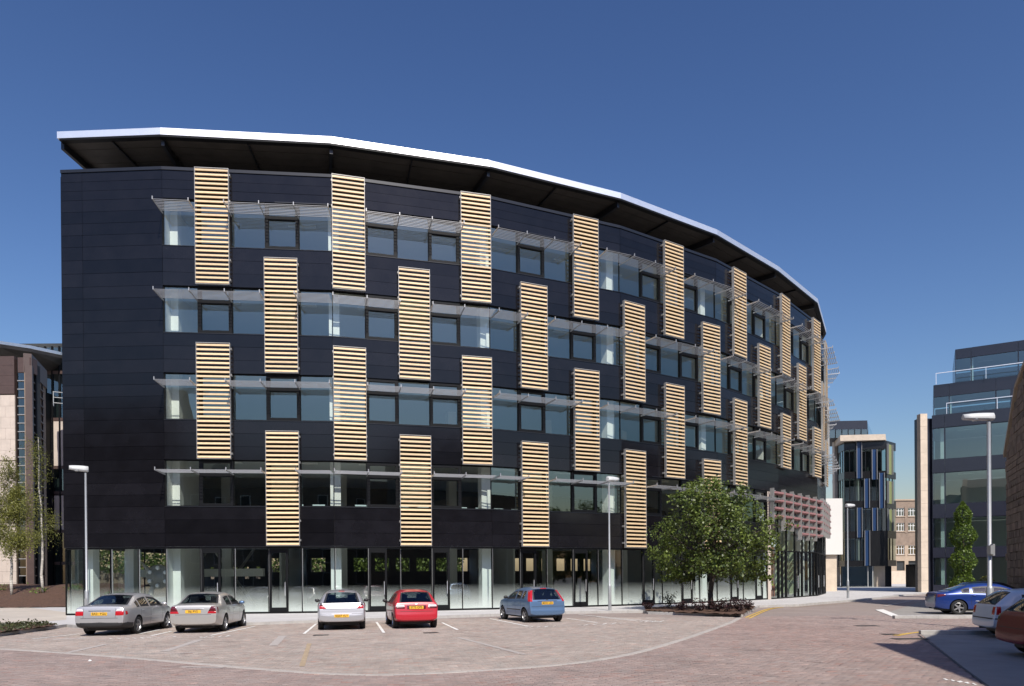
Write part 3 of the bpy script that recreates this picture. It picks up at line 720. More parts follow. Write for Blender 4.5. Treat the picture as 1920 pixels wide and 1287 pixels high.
# block paving
BW, BH = 0.21, 0.105
cells = []
cr, sr = math.cos(ROT), math.sin(ROT)
n1 = 33.0
for j in range(int(-12 / BH), int(46 / BH)):
    for i in range(int(-34 / BW), int(40 / BW)):
        u = (i + (0.5 if j % 2 else 0)) * BW + BW / 2; v_ = j * BH + BH / 2
        x = cr * u - sr * v_; y = sr * u + cr * v_
        if y < 11.2 or y > n1 or abs(x) > 0.735 * y + 0.6: continue
        cells.append((x, y))
pts = np.array(cells)
def inside_np(P, poly):
    x, y = P[:, 0], P[:, 1]; r = np.zeros(len(P), bool); n = len(poly)
    for i in range(n):
        x1, y1 = poly[i]; x2, y2 = poly[(i + 1) % n]
        c = ((y1 > y) != (y2 > y)); 
        with np.errstate(divide='ignore', invalid='ignore'): xi = (x2 - x1) * (y - y1) / (y2 - y1) + x1
        r ^= c & (x < xi)
    return r
ib = inside_np(pts, bay_poly); ok = ~inside_np(pts, pav_poly) & ~inside_np(pts, apron_poly) & ~inside_np(pts, blue_poly)
pts, ib = pts[ok], ib[ok]
n = len(pts)
base = np.where(ib[:, None], np.array([[0.335, 0.280, 0.243]]), np.array([[0.285, 0.221, 0.196]]))
tone = rng.normal(1, 0.065, (n, 1)); hue = rng.normal(0, 0.022, (n, 1))
# the tyre-polished lane of the road is redder, patches of repair paler
lane = np.exp(-((pts[:, 0:1] - (8.5 - 0.16 * (pts[:, 1:2] - 30))) / 3.5) ** 2) * (~ib[:, None])
col = base * tone * (1 + hue * np.array([[1, -0.3, -0.7]])) * (1 - 0.08 * lane * np.array([[-0.1, 0.7, 0.9]]))
odd = rng.random(n) < 0.035; col[odd] *= np.array([1.05, 0.88, 0.84]); odd = rng.random(n) < 0.05; col[odd] *= 1.18
order = np.argsort(np.hypot(pts[:, 0], pts[:, 1]))
hx, hy, bev = BW / 2 - 0.0035, BH / 2 - 0.0035, 0.006
tmpl = np.array([[-hx, -hy, -.03], [hx, -hy, -.03], [hx, hy, -.03], [-hx, hy, -.03], [-hx, -hy, -.006], [hx, -hy, -.006], [hx, hy, -.006], [-hx, hy, -.006],
                 [-hx + bev, -hy + bev, 0], [hx - bev, -hy + bev, 0], [hx - bev, hy - bev, 0], [-hx + bev, hy - bev, 0]])
tf = np.array([[0, 1, 5, 4], [1, 2, 6, 5], [2, 3, 7, 6], [3, 0, 4, 7], [4, 5, 9, 8], [5, 6, 10, 9], [6, 7, 11, 10], [7, 4, 8, 11], [8, 9, 10, 11]])
Rm = np.array([[cr, -sr, 0], [sr, cr, 0], [0, 0, 1]])
def paver_mesh(name, P, Cc, world=True):
    n = len(P); t = np.repeat(tmpl[None], n, 0).copy()
    t[:, 8:, 2] += rng.normal(0, 0.0012, (n, 4)); t[:, :, 2] += rng.normal(0, 0.0015, (n, 1))
    v = t @ Rm.T
    if world: v[:, :, 0] += P[:, 0:1]; v[:, :, 1] += P[:, 1:2]
    v = v.reshape(-1, 3); f = (tf[None] + 12 * np.arange(n)[:, None, None]).reshape(-1, 4)
    me = bpy.data.meshes.new(name); me.vertices.add(len(v)); me.vertices.foreach_set('co', v.ravel())
    me.loops.add(f.size); me.loops.foreach_set('vertex_index', f.ravel()); me.polygons.add(len(f)); me.polygons.foreach_set('loop_start', np.arange(0, f.size, 4))
    a = me.color_attributes.new('col', 'FLOAT_COLOR', 'POINT'); cc = np.concatenate([np.repeat(Cc, 12, 0), np.ones((n * 12, 1))], 1); a.data.foreach_set('color', cc.ravel())
    me.update(calc_edges=True); me.materials.append(M['paver']); return me
near, far = order[:300], order[300:]
shared = [paver_mesh('paver', np.zeros((1, 2)), col[near[q]:near[q] + 1], world=False) for q in range(12)]
for q, i in enumerate(near): link('paver', shared[q % 12], road, mw=Matrix.Translation((pts[i, 0], pts[i, 1], 0)))
link('block_paving', paver_mesh('block_paving', pts[far], col[far]), road, kind='stuff')

# concrete aprons on the right
sheet('parking_apron', [(p.x, p.y) for p in apron], 0.004, 'concrete'); sheet('parking_bay', [(p.x, p.y) for p in bluebay], 0.004, 'concrete')

# pale edging channel between the bays and the road
def strip(name, pts, w_, z, m, parent, wobble=0.0):
    mb = MB(); L_, R_ = [], []
    for i, p in enumerate(pts):
        a = pts[max(0, i - 1)]; b = pts[min(len(pts) - 1, i + 1)]; d = Vector((b.x - a.x, b.y - a.y, 0)).normalized(); n_ = Vector((-d.y, d.x, 0))
        ww = w_ * (1 + random.uniform(-wobble, wobble)); L_.append(p + n_ * ww / 2); R_.append(p - n_ * ww / 2)
    for i in range(len(pts) - 1): mb.face([(q.x, q.y, z) for q in (R_[i], R_[i + 1], L_[i + 1], L_[i])])
    return mb.build(name, m, parent)
def resample(pts, step):
    out = [pts[0]]
    for a, b in zip(pts[:-1], pts[1:]):
        n = max(1, int((b - a).length / step))
        out += [a.lerp(b, (q + 1) / n) for q in range(n)]
    return out
def chaikin(p, n=2):
    for _ in range(n): p = [p[0]] + [q for a, b in zip(p[:-1], p[1:]) for q in (a.lerp(b, .25), a.lerp(b, .75))] + [p[-1]]
    return p
sm = chaikin(EDGE, 2)
mat('channel', (0.40, 0.365, 0.33), 0.85, var=0.14, vscale=2.5, bump=0.2)
kerbline(resample(sm, 0.6)[::1], road, L0=0.6, w_=0.20, h_=0.006, z0=-0.03, name='channel_block', m='channel')

# painted bay lines
def gline(a, b, w_=0.10, m='road_paint', z=0.007, name='bay_line'):
    pa, pb = G(*a), G(*b); strip(name, resample([pa, pb], 0.3), w_, z, m, road, 0.12)
for a, b in [((60, 1199), (150, 1189)), ((100, 1199.5), (160, 1197.5)), ((283, 1193), (322, 1184)), ((262, 1189), (300, 1181)), ((395, 1192), (478, 1175)), ((570, 1189), (593, 1170)), ((706, 1167), (720, 1187)), ((829, 1168), (858, 1181.5)), ((919, 1160.5), (991, 1175)), ((1062, 1160), (1120, 1168)), ((1118, 1157), (1195, 1165)), ((1085, 1153), (1240, 1167))]: gline(a, b)
def zig(a, b, n, amp_px, w_=0.07):
    p = []
    for q in range(n + 1):
        t = q / n; p.append(G(a[0] + (b[0] - a[0]) * t, a[1] + (b[1] - a[1]) * t + (amp_px if q % 2 else -amp_px)))
    strip('worn_marking', p, w_, 0.007, 'road_paint', road, 0.5)
for a, b, nn in [((205, 1198.5), (270, 1196.5), 9), ((275, 1196), (330, 1194), 7), ((375, 1196), (430, 1193), 8), ((985, 1176.5), (1050, 1174.5), 9), ((1085, 1173), (1165, 1168.5), 9), ((1200, 1166.5), (1245, 1165), 6), ((1770, 1274), (1830, 1284), 9)]: zig(a, b, nn, 0.9)
# faded bay ends and repair smears
mat('faded_paint', (0.40, 0.36, 0.33), 0.85, var=0.12, vscale=6)
for a, b, ww in [((120, 1226), (200, 1208), 0.18), ((308, 1222), (375, 1200), 0.22), ((230, 1226), (360, 1225), 0.14), ((512, 1211), (530, 1193), 0.25), ((340, 1251), (420, 1252), 0.16), ((860, 1196), (985, 1228), 0.14)]:
    gline(a, b, ww, 'faded_paint', 0.0055, 'faded_marking')
mat('faded_yellow', (0.38, 0.29, 0.19), 0.85, var=0.2, vscale=7)
gline((566, 1250), (580, 1207), 0.12, 'faded_yellow', 0.0062, 'faded_marking')
for dx in (0, 7):
    strip('yellow_line', chaikin([G(1398 + dx, 1158.5 + dx * .2), G(1420 + dx, 1149), G(1440 + dx, 1141.5), G(1462 + dx, 1139)], 2), 0.10, 0.007, 'yellow_paint', road, 0.1)
    strip('yellow_line', chaikin([G(1676 + dx, 1192 + dx * 0.1), G(1700 + dx, 1188), G(1728 + dx, 1185)], 2), 0.09, 0.007, 'yellow_paint', road, 0.1)
strip('yellow_line', [G(1480, 1140), G(1550, 1134.5), G(1625, 1128)], 0.10, 0.004, 'faded_yellow', road, 0.2)
gline((1658, 1137), (1712, 1126), 0.2, 'faded_paint', 0.006, 'faded_marking')
# gratings
def grate(px, py, w_, l_, h):
    p = G(px, py); g = MB(); g.cbox(-w_ / 2, w_ / 2, -l_ / 2, l_ / 2, 0.0, 0.008)
    for q in range(6): g.cbox(-w_ / 2 + 0.03, w_ / 2 - 0.03, -l_ / 2 + l_ * (q + .3) / 6.3, -l_ / 2 + l_ * (q + .7) / 6.3, 0.0085, 0.014)
    link('drain_grating', g.mesh('drain_grating', 'iron'), road, mw=fr((p.x, p.y, 0.001), h))
grate(602, 1191.5, 0.5, 0.35, R(9)); grate(808, 1187, 0.5, 0.35, R(20)); grate(1625, 1174, 0.8, 0.4, R(0)); grate(1706, 1198.5, 1.0, 0.4, R(0)); grate(1668, 1190, 0.45, 0.4, 0)
# kerbed islands on the right
def island(name, label, pts, w_, h_):
    o = thing(name, label, 'kerb', tuple(G(*pts[0]))); kerbline([G(*p) for p in pts], o, L0=0.9, w_=w_, h_=h_, z0=0.005); return o
island('kerb_island', 'pale concrete kerb along the edge of the blue saloon bay', [(1678, 1160.5), (1760, 1160.5), (1905, 1160)], 0.28, 0.13)
island('kerb_island', 'short pale kerb beside the yellow lines, half in shadow', [(1727, 1190), (1790, 1190.5), (1900, 1190)], 0.22, 0.13)
bl = MB(); 
blk = thing('flush_blocks', 'row of flush white paving blocks at the parking bay corner', 'paving', tuple(G(1665, 1150)))
for q in range(7):
    a = Vector(G(1641, 1144)).lerp(G(1682, 1160), q / 7); b = Vector(G(1656, 1143)).lerp(G(1697, 1159.5), q / 7); a2 = Vector(G(1641, 1144)).lerp(G(1682, 1160), (q + .93) / 7); b2 = Vector(G(1656, 1143)).lerp(G(1697, 1159.5), (q + .93) / 7)
    g = MB(); g.prism(ccw([(p.x, p.y) for p in (a, a2, b2, b)]), 0.001, 0.012); g.build('block', 'road_paint', blk)
strip('edge_joint', [G(1722, 1191), G(1790, 1242), G(1853, 1288)], 0.05, 0.009, 'iron', road)
lt = MB(); p = G(169, 1241.5)
bm = bmesh.new(); bmesh.ops.create_icosphere(bm, subdivisions=2, radius=0.035)
for v in bm.verts: v.co *= random.uniform(0.75, 1.15); v.co.z *= 0.7
me = bpy.data.meshes.new('litter'); bm.to_mesh(me); bm.free(); me.materials.append(M['paper'])
tag(link('litter', me, mw=Matrix.Translation((p.x, p.y, 0.028))), 'small crumpled white paper lying on the reddish road', 'litter')

# ------------------------------------------------------------------ foliage
def leaf_cloud(name, centers, size, m, parent, aspect=0.6, droop=0.0, shade=None):
    """many small folded leaf faces; centers (n,3)"""
    n = len(centers); P = np.asarray(centers)
    ctr = P.mean(0); outw = P - ctr; outw /= np.linalg.norm(outw, axis=1, keepdims=True) + 1e-6
    c = rng.normal(0, 0.75, (n, 3)) + outw * 0.55 + np.array([0, 0, 0.75]); c /= np.linalg.norm(c, axis=1, keepdims=True)      # leaves turn to the light
    a = np.cross(c, rng.normal(0, 1, (n, 3))); a /= np.linalg.norm(a, axis=1, keepdims=True); b = np.cross(c, a)
    s = size * rng.uniform(0.65, 1.3, (n, 1))
    q0 = P - a * s * .5; q2 = P + a * s * .5; q1 = P + b * s * aspect * .5 + c * s * .1; q3 = P - b * s * aspect * .5 + c * s * .1
    v = np.stack([q0, q1, q2, q3], 1).reshape(-1, 3); f = np.arange(4 * n).reshape(-1, 4)
    me = bpy.data.meshes.new(name); me.vertices.add(len(v)); me.vertices.foreach_set('co', v.ravel())
    me.loops.add(f.size); me.loops.foreach_set('vertex_index', f.ravel()); me.polygons.add(n); me.polygons.foreach_set('loop_start', np.arange(0, 4 * n, 4))
    at = me.color_attributes.new('col', 'FLOAT_COLOR', 'POINT'); t = np.clip(rng.normal(0.42, 0.25, (n, 1)), 0, 1)
    if shade is not None: t = np.clip(t + shade[:, None], 0, 1)
    cc = np.repeat(np.concatenate([t, t, t, np.ones((n, 1))], 1), 4, 0); at.data.foreach_set('color', cc.ravel())
    me.update(calc_edges=True); me.materials.append(M[m]); return link(name, me, parent)
def limb(mb, pts, r0, r1, n=7):
    m = len(pts)
    for i in range(m - 1):
        ra = r0 + (r1 - r0) * i / (m - 1); rb = r0 + (r1 - r0) * (i + 1) / (m - 1); mb.tube(pts[i], pts[i + 1], ra, rb, n=n, cap=(i in (0, m - 2)))
def wig(a, b, n, amp):
    a, b = Vector(a), Vector(b); return [a.lerp(b, i / n) + (Vector((random.gauss(0, amp), random.gauss(0, amp), random.gauss(0, amp * .4))) if 0 < i < n else Vector()) for i in range(n + 1)]

# the round street tree in the bed
tp = G(1333, 1143.5, .15)
tree = thing('street_tree', 'leafy round crowned street tree in the mulch bed before the glazed front', 'tree', tuple(tp))
tk = MB(); tips = []
KT = F_PX / tp.y
def tz(py): return CAMZ + (1078.5 - py) / KT
def tx(px): return (px - 960) / KT
top = Vector((tp.x + 0.15, tp.y, tz(960)))
mp_ = wig(tp, top, 6, 0.06); limb(tk, mp_, 0.15, 0.05, 9)
lumps = [  # px, py centre, radius in px (x, z): read off the crown's outline
 (1338, 912, 36, 26), (1305, 925, 34, 26), (1368, 930, 34, 28), (1275, 955, 36, 30), (1320, 960, 50, 34), (1385, 962, 34, 30), (1245, 1000, 34, 26), (1290, 1000, 48, 34), (1345, 1005, 52, 36), (1405, 1000, 42, 32),
 (1440, 990, 26, 16), (1240, 1035, 26, 28), (1285, 1045, 46, 34), (1340, 1050, 48, 30), (1395, 1045, 46, 36), (1440, 1030, 26, 30), (1255, 1072, 24, 20), (1300, 1075, 34, 16), (1388, 1080, 34, 18), (1430, 1070, 24, 24), (1335, 1070, 30, 14), (1273, 1085, 10, 18), (1425, 1090, 14, 12), (1458, 1000, 10, 10), (1340, 932, 40, 28), (1338, 985, 55, 38), (1335, 1032, 52, 34), (1365, 1062, 40, 20), (1310, 1060, 40, 20)]
cs = []; sh = []
for (px, py, rx, rz) in lumps:
    rx *= .93; rz *= .93
    big = (rx * rz) ** 0.5
    for lay in range(max(1, int(big / 14))):
        dy = random.uniform(-1, 1) * min(2.6, (1 - abs(px - 1338) / 150) * 2.6 + 0.7)
        c = np.array([tx(px), tp.y + dy, tz(py)]); r = np.array([rx / KT, max(rx, rz) / KT, rz / KT])
        n = int(21 * big * (1.0 if lay == 0 else 0.8))
        d = rng.normal(0, 1, (n, 3)); d /= np.linalg.norm(d, axis=1, keepdims=True); rad = rng.uniform(0.45, 1.04, (n, 1)) ** 0.7
        # ragged: sub-clumps
        sub = rng.normal(0, 1, (max(4, n // 32), 3)); sub /= np.linalg.norm(sub, axis=1, keepdims=True); pick = rng.integers(0, len(sub), n)
        d2 = sub[pick] * 0.86 + rng.normal(0, 0.20, (n, 3)); mixm = rng.random((n, 1)) < 0.72; d = np.where(mixm, d2, d)
        P = c + d * r * np.where(mixm, 1.0, rad); P = P[P[:, 2] > 1.1]
        keep = np.array([mnoise.noise(Vector(q) * 1.25) + 0.5 * mnoise.noise(Vector(q) * 2.9) for q in P]) > -0.13; P = P[keep]
        cs.append(P); sh.append(np.full(len(P), random.gauss(0, 0.13)))
        br = wig(mp_[random.randint(2, 5)], c, 3, 0.12); limb(tk, br, 0.045, 0.012, 5)
tk.build('trunk', 'bark', tree, smooth=True)
leaf_cloud('crown', np.concatenate(cs), 0.145, 'leaf_linden', tree, 0.75, 0.4, np.concatenate(sh))
# low shrubs in the tree bed
for px, py, w_, h_, m_ in [(1215, 1143, .35, .35, 'p'), (1255, 1139, .55, .85, 'g'), (1278, 1146, .42, .5, 'p'), (1312, 1147, .55, .65, 'p'), (1345, 1147.5, .5, .55, 'p'), (1365, 1148, .55, .7, 'p'), (1385, 1147, .45, .65, 'p'), (1402, 1144, .4, .45, 'p')]:
    p = G(px, py, .15); s = thing('shrub', 'low green leafy shrub among purple shrubs under the round street tree' if m_ == 'g' else 'low purple leaved shrub on mulch under the round street tree', 'shrub', tuple(p), 'shrubs under the street tree')
    n = 260; t = rng.random((n, 1)) ** 0.6; ang = rng.uniform(0, 6.28, (n, 1)); rr = w_ * (0.25 + 0.75 * t) * rng.uniform(.2, 1, (n, 1))
    P = np.concatenate([p.x + rr * np.cos(ang), p.y + rr * np.sin(ang), p.z + h_ * t * rng.uniform(.6, 1.1, (n, 1))], 1)
    leaf_cloud('foliage', P, 0.13, 'leaf_purple' if m_ == 'p' else 'leaf_shrub', s, 0.4, -0.5)
    st = MB()
    for q in range(5): a_ = random.uniform(0, 6.28); st.tube(tuple(p), (p.x + w_ * .5 * math.cos(a_), p.y + w_ * .5 * math.sin(a_), p.z + h_ * .8), 0.012, 0.005, n=4)
    st.build('stem', 'bark', s)
# bed on the lower left: low planting
n = 2600; P = []
while len(P) < n:
    i = random.randrange(len(bedF)); x = random.uniform(-26, -13.5); y = random.uniform(23, 33)
    if inside((x, y), bedF): P.append((x, y, PAVZ + 0.06 + abs(random.gauss(0, 0.06))))
o = leaf_cloud('ground_cover', np.array(P), 0.11, 'leaf_shrub', None, 0.55); o['kind'] = 'stuff'
# birches on the bank
def birch(px, lean_px, topz, nleaf, label, wid, tint=0.0):
    y0 = 51.5; x0 = At(px, 1100, y0).x; z0 = bank_z(x0, y0) - 0.05
    t = thing('birch_tree', label, 'tree', (x0, y0, z0), 'birch trees on the mulch bank')
    mb = MB(); tip = Vector((x0 + (lean_px) * y0 / F_PX, y0 + .3, topz)); pp = wig((x0, y0, z0), tip, 9, 0.05); limb(mb, pp, 0.10, 0.018, 8)
    bm_ = mb; i_f = len(mb.f); cs = []
    for q in range(34):
        f = random.uniform(0.28, 0.97); p = pp[0].lerp(pp[-1], f); p = pp[min(8, int(f * 9))].lerp(pp[min(9, int(f * 9) + 1)], f * 9 - int(f * 9)); a = random.uniform(0, 6.28); L = wid * (1.15 - 0.75 * f) * random.uniform(.6, 1.1)
        e = p + Vector((math.cos(a) * L, math.sin(a) * L, L * random.uniform(.3, .9))); limb(bm_, wig(p, e, 3, 0.05), 0.016, 0.005, 4)
        k_ = nleaf // 34; tt = rng.uniform(0.2, 1.05, (k_, 1)); base = np.array(p) * (1 - tt) + np.array(e) * tt
        cs.append(base + rng.normal(0, 1, (k_, 3)) * np.array([.24, .24, .34]) - np.array([0, 0, 0.22]))
    for q in range(i_f, len(mb.m)): mb.m[q] = 1
    mb.build('trunk', ['birch_bark', 'bark'], t, smooth=True); leaf_cloud('crown', np.concatenate(cs), 0.10, 'leaf_birch', t, 0.7, 0.8, np.full(sum(len(c) for c in cs), tint))
birch(22, -8, 10.4, 20000, 'fuller birch with pale leaves before the cream stone wall', 1.75, 0.15)
birch(81, -12, 12.2, 3200, 'sparse white stemmed birch leaning before the narrow glass bay', 1.35)
for q in range(16):
    x = random.uniform(-43, -28); y = random.uniform(48.3, 53.5); z = bank_z(x, y); s = thing('bank_plant', 'small yellow green plant on the mulch bank', 'plant', (x, y, z), 'plants on the mulch bank')
    n = 70; P = np.array([x, y, z]) + np.abs(rng.normal(0, 1, (n, 3))) * np.array([1, 1, .22]) * np.sign(rng.normal(0, 1, (n, 3)) * np.array([1, 1, 0]) + np.array([0, 0, 1])) * np.array([.3, .3, 1]); leaf_cloud('foliage', P, 0.16, 'leaf_column', s, 0.5, -.5)
    mb = MB(); mb.tube((x, y, z - .05), (x, y, z + .2), 0.02, 0.008, n=5); mb.build('stem', 'bark', s)
# columnar tree on the right
p = At(1806, 1090, 55.0); p.z = PAVZ
t = thing('columnar_tree', 'narrow column shaped bright green tree before the navy glass block', 'tree', tuple(p)); mb = MB(); limb(mb, wig(p, p + Vector((0, 0, 6.4)), 5, .04), .09, .02); mb.build('trunk', 'bark', t)
n = 5200; zt = rng.random((n, 1)) ; rad = 0.80 * np.minimum(1, 4 * (1 - zt)) ** .7 * (0.75 + .3 * rng.random((n, 1))) * (0.9 + .25 * np.sin(zt * 23)); a = rng.uniform(0, 6.28, (n, 1))
leaf_cloud('crown', np.concatenate([p.x + rad * np.cos(a), p.y + rad * np.sin(a), 0.5 + 6.9 * zt], 1), 0.19, 'leaf_column', t, .6, -.6)
# small shrub further right
p = At(1850, 1088, 50.0); p.z = PAVZ; s = thing('shrub', 'yellowish shrub beside the lamp post and stone gable', 'shrub', tuple(p))
n = 700; d = rng.normal(0, 1, (n, 3)); d /= np.linalg.norm(d, axis=1, keepdims=True); leaf_cloud('foliage', np.array([p.x, p.y, .9]) + d * np.array([.55, .55, .8]), 0.14, 'leaf_birch', s); mb = MB(); mb.tube(tuple(p), (p.x, p.y, 1.1), .03, .01, n=5); mb.build('stem', 'bark', s)
# hedge behind the office block, seen through the ground floor
hp = []
hv = {k: inset(k, DEPTH + 24) for k in range(0, 9)}; hv[-1] = hv[0] + Vector((-22, -1, 0)); hv[-2] = hv[0] + Vector((-46, -4, 0))
for k in range(-2, 8):
    a, b = hv[k], hv[k + 1]; nn = 5200 if k >= 0 else 9000; tt = rng.random((nn, 1)); hp.append(np.array(a) * (1 - tt) + np.array(b) * tt + np.concatenate([rng.normal(0, .6, (nn, 2)), rng.uniform(2.6, 6.5, (nn, 1))], 1))
    mb = MB(); mb.box(a + Vector((0, 0, -.02)), b - a, nv(max(k, 0)) * -0.4, (0, 0, 3.0)); 
    ow = mb.build('garden_wall', 'stone_rubble'); tag(ow, 'dark retaining wall under the hedge behind the office block', 'wall', 'retaining wall behind the office')
o = leaf_cloud('hedge', np.concatenate(hp), 0.34, 'leaf_hedge', None, .7); o['kind'] = 'stuff'; tag(o, 'green hedge behind the office block seen through its ground floor', 'hedge')

# ------------------------------------------------------------------ cars
def paint(name, col, metal=0.0, rough=0.32): return mat(name, col, rough, metal=metal, coat=0.6, spec=0.5)
paint('paint_silver', (0.50, 0.50, 0.505), 0.55, 0.34); paint('paint_silver_warm', (0.52, 0.505, 0.475), 0.55, 0.34); paint('paint_silver_light', (0.52, 0.52, 0.535), 0.6, 0.34)
paint('paint_red', (0.43, 0.016, 0.030)); paint('paint_blue', (0.115, 0.20, 0.34), 0.45, 0.35); paint('paint_deepblue', (0.012, 0.040, 0.20), 0.25, 0.3)
paint('paint_white', (0.60, 0.64, 0.68)); mat('paint_maroon', (0.15, 0.006, 0.014), 0.4, coat=0.25, spec=0.3); paint('paint_dark', (0.02, 0.022, 0.028), 0.2)
def lerp_prof(prof, x):
    for (a, za), (b, zb) in zip(prof[:-1], prof[1:]):
        if x <= b: return za + (zb - za) * (x - a) / (b - a)
    return prof[-1][1]
def wheel_meshes(r, wd, spokes):
    def mk():
        t = MB(); t.lathe([(r * .66, -wd / 2 + .01), (r * .72, -wd / 2), (r * .93, -wd / 2), (r * .99, -wd / 2 + .025), (r, -wd / 2 + .05), (r, wd / 2 - .05), (r * .99, wd / 2 - .025), (r * .93, wd / 2), (r * .72, wd / 2), (r * .66, wd / 2 - .01)], 28, 'Y')
        b = MB(); ro = r * .68
        b.lathe([(ro, wd / 2 - .02), (ro * .93, wd / 2 - .012), (ro * .88, wd / 2 - .05), (ro * .86, -wd / 2 + .02)], 28, 'Y')
        b.lathe([(0.001, wd / 2 - .02), (r * .13, wd / 2 - .022), (r * .17, wd / 2 - .045)], 14, 'Y')
        for q in range(spokes):
            a = 2 * math.pi * q / spokes; d = Vector((math.cos(a), 0, math.sin(a))); p = Vector((-math.sin(a), 0, math.cos(a)))
            i0, i1 = r * .08, ro * .92; w0, w1 = r * .10, r * .075
            i = len(b.v); y0, y1 = wd / 2 - .060, wd / 2 - .024
            for (rr, ww) in ((i0, w0), (i1, w1)):
                for s_, yy in ((-1, y0), (1, y0), (1, y1), (-1, y1)): b.v.append(tuple(d * rr + p * (ww * s_) + Vector((0, yy, 0))))
            for f_ in ((0, 1, 5, 4), (1, 2, 6, 5), (2, 3, 7, 6), (3, 0, 4, 7), (4, 5, 6, 7)): b.f.append(tuple(i + k for k in f_)); b.m.append(0)
        h = MB(); h.lathe([(0.001, -wd / 2 + .05), (ro * .86, -wd / 2 + .05)], 20, 'Y'); h.lathe([(0.001, wd / 2 - .09), (ro * .6, wd / 2 - .09)], 20, 'Y')
        return t.mesh('tyre', 'tyre', True), b.mesh('rim', 'alloy', False), h.mesh('hub', 'plastic_black')
    return cached(('wheel', round(r, 3), spokes), mk)

def make_car(label, pos, heading, sp):
    Lc, W, prof, belt = sp['L'], sp['W'], sp['prof'], sp['belt']
    wb, ra, rw = sp['wb'], sp['ra'], sp['rw']                     # wheelbase, rear axle x, wheel radius
    car = thing('parked_car', label, 'car', (0, 0, 0), sp.get('group', 'parked cars'))
    xs = set(p[0] for p in prof)
    for a, b in sp['side']: xs |= {a, b}
    xs |= set(sp['rear']) | set(sp['front']); xs = sorted(xs)
    full = []
    for a, b in zip(xs[:-1], xs[1:]):
        n = max(1, int((b - a) / 0.35)); full += [a + (b - a) * q / n for q in range(n)]
    xs = full + [xs[-1]]
    tumble = sp.get('tumble', 0.42); tr, tf_ = sp.get('taper', (0.13, 0.24))
    v = []; NR = None
    info = []
    for x in xs:
        pl = 1 - tr * max(0, 1 - x / 0.5) ** 2.2 - tf_ * max(0, 1 - (Lc - x) / 1.0) ** 2.2
        w_ = W / 2 * pl; zt = lerp_prof(prof, x); bz = lerp_prof(belt, x) if isinstance(belt, list) else belt
        zb = min(bz, zt - 0.02); z0 = 0.20 + 0.12 * max(0, 1 - x / 0.4) + 0.05 * max(0, 1 - (Lc - x) / 0.5)
        hc = max(0, zt - zb); wt = w_ * 0.955 - tumble * hc - 0.03
        half = [(w_ * .80, z0), (w_ * .945, z0 + .06), (w_ * .985, z0 + (zb - z0) * .30), (w_, z0 + (zb - z0) * .62), (w_ * .992, zb - .075 * min(1, (zb - z0) / .4)), (w_ * .955, zb),
                (wt + .03 * min(1, hc / .2), zt - min(.075, hc * .35)), (wt - .085, zt - min(.018, hc * .12))]
        ring = [(0, z0)] + half + [(wt * .45, zt + 0.012 * min(1, hc / .3))]; ring = ring + [(0, zt + 0.018 * min(1, hc / .3))] + [(-y, z) for y, z in ring[:0:-1]]
        NR = len(ring); v += [(x, y, z) for y, z in ring]; info.append((x, hc))
    f = []; mi = []
    half_n = NR // 2                                             # index of the top centre
    for s in range(len(xs) - 1):
        xa, xb = xs[s], xs[s + 1]; xm = (xa + xb) / 2
        for q in range(NR):
            j = (q + 1) % NR; f.append((s * NR + q, (s + 1) * NR + q, (s + 1) * NR + j, s * NR + j))
            m_ = 0; qq = q if q < half_n else NR - 1 - q         # mirrored segment index
            if qq == 6 and info[s][1] > .1 - .1 and any(a - 1e-4 <= xm <= b + 1e-4 for a, b in sp['side']): m_ = 1
            if qq in (8, 9) and sp['rear'][0] - 1e-4 <= xm <= sp['rear'][1]: m_ = 2
            if qq in (8, 9) and sp['front'][0] - 1e-4 <= xm <= sp['front'][1]: m_ = 3
            mi.append(m_)
    f.append(tuple(range(NR))[::-1][::-1]); mi.append(0); f.append(tuple((len(xs) - 1) * NR + q for q in range(NR))[::-1]); mi.append(0)
    me = bpy.data.meshes.new('body'); me.from_pydata(v, [], f)
    slots = [sp['paint'], 'glass_car', 'glass_car', 'glass_car_clear', 'plastic_black']
    for m_ in slots: me.materials.append(M[m_])
    me.polygons.foreach_set('material_index', mi); me.update()
    bm = bmesh.new(); bm.from_mesh(me); bmesh.ops.recalc_face_normals(bm, faces=bm.faces)
    cl = bm.edges.layers.float.get('crease_edge') or bm.edges.layers.float.new('crease_edge')
    for e in bm.edges:
        i_, j_ = e.verts[0].index, e.verts[1].index; s1_, q1_, s2_, q2_ = i_ // NR, i_ % NR, j_ // NR, j_ % NR
        if s1_ != s2_ and q1_ == q2_:
            qm = min(q1_, NR - q1_)
            if qm == 6: e[cl] = 0.65
            elif qm == 2: e[cl] = 0.55
            elif qm == 8 and xs[s1_] < sp['rear'][1] + .02: e[cl] = 0.45
        elif s1_ == s2_ and abs(xs[s1_] - prof[3][0]) < 1e-4 and 5 <= min(q1_, NR - q1_): e[cl] = 0.5
        elif s1_ == s2_ and xs[s1_] == prof[1][0]: e[cl] = 0.35
    bm.to_mesh(me); bm.free()
    tmp = bpy.data.objects.new('tmp', me); C.objects.link(tmp)
    ss = tmp.modifiers.new('s', 'SUBSURF'); ss.levels = 2; ss.render_levels = 2
    cut = MB(); 
    for ax in (ra, ra + wb):
        for sy in (-1, 1): cut.tube((ax, sy * (W / 2 + .2), rw), (ax, sy * (W / 2 - .25), rw), rw + .055, n=36, mi=4)
    cme = cut.mesh('cut', slots); bm = bmesh.new(); bm.from_mesh(cme); bmesh.ops.recalc_face_normals(bm, faces=bm.faces); bm.to_mesh(cme); bm.free()
    cu = bpy.data.objects.new('cut', cme); C.objects.link(cu)
    bo = tmp.modifiers.new('b', 'BOOLEAN'); bo.object = cu; bo.operation = 'DIFFERENCE'; bo.solver = 'EXACT'; bo.material_mode = 'INDEX'
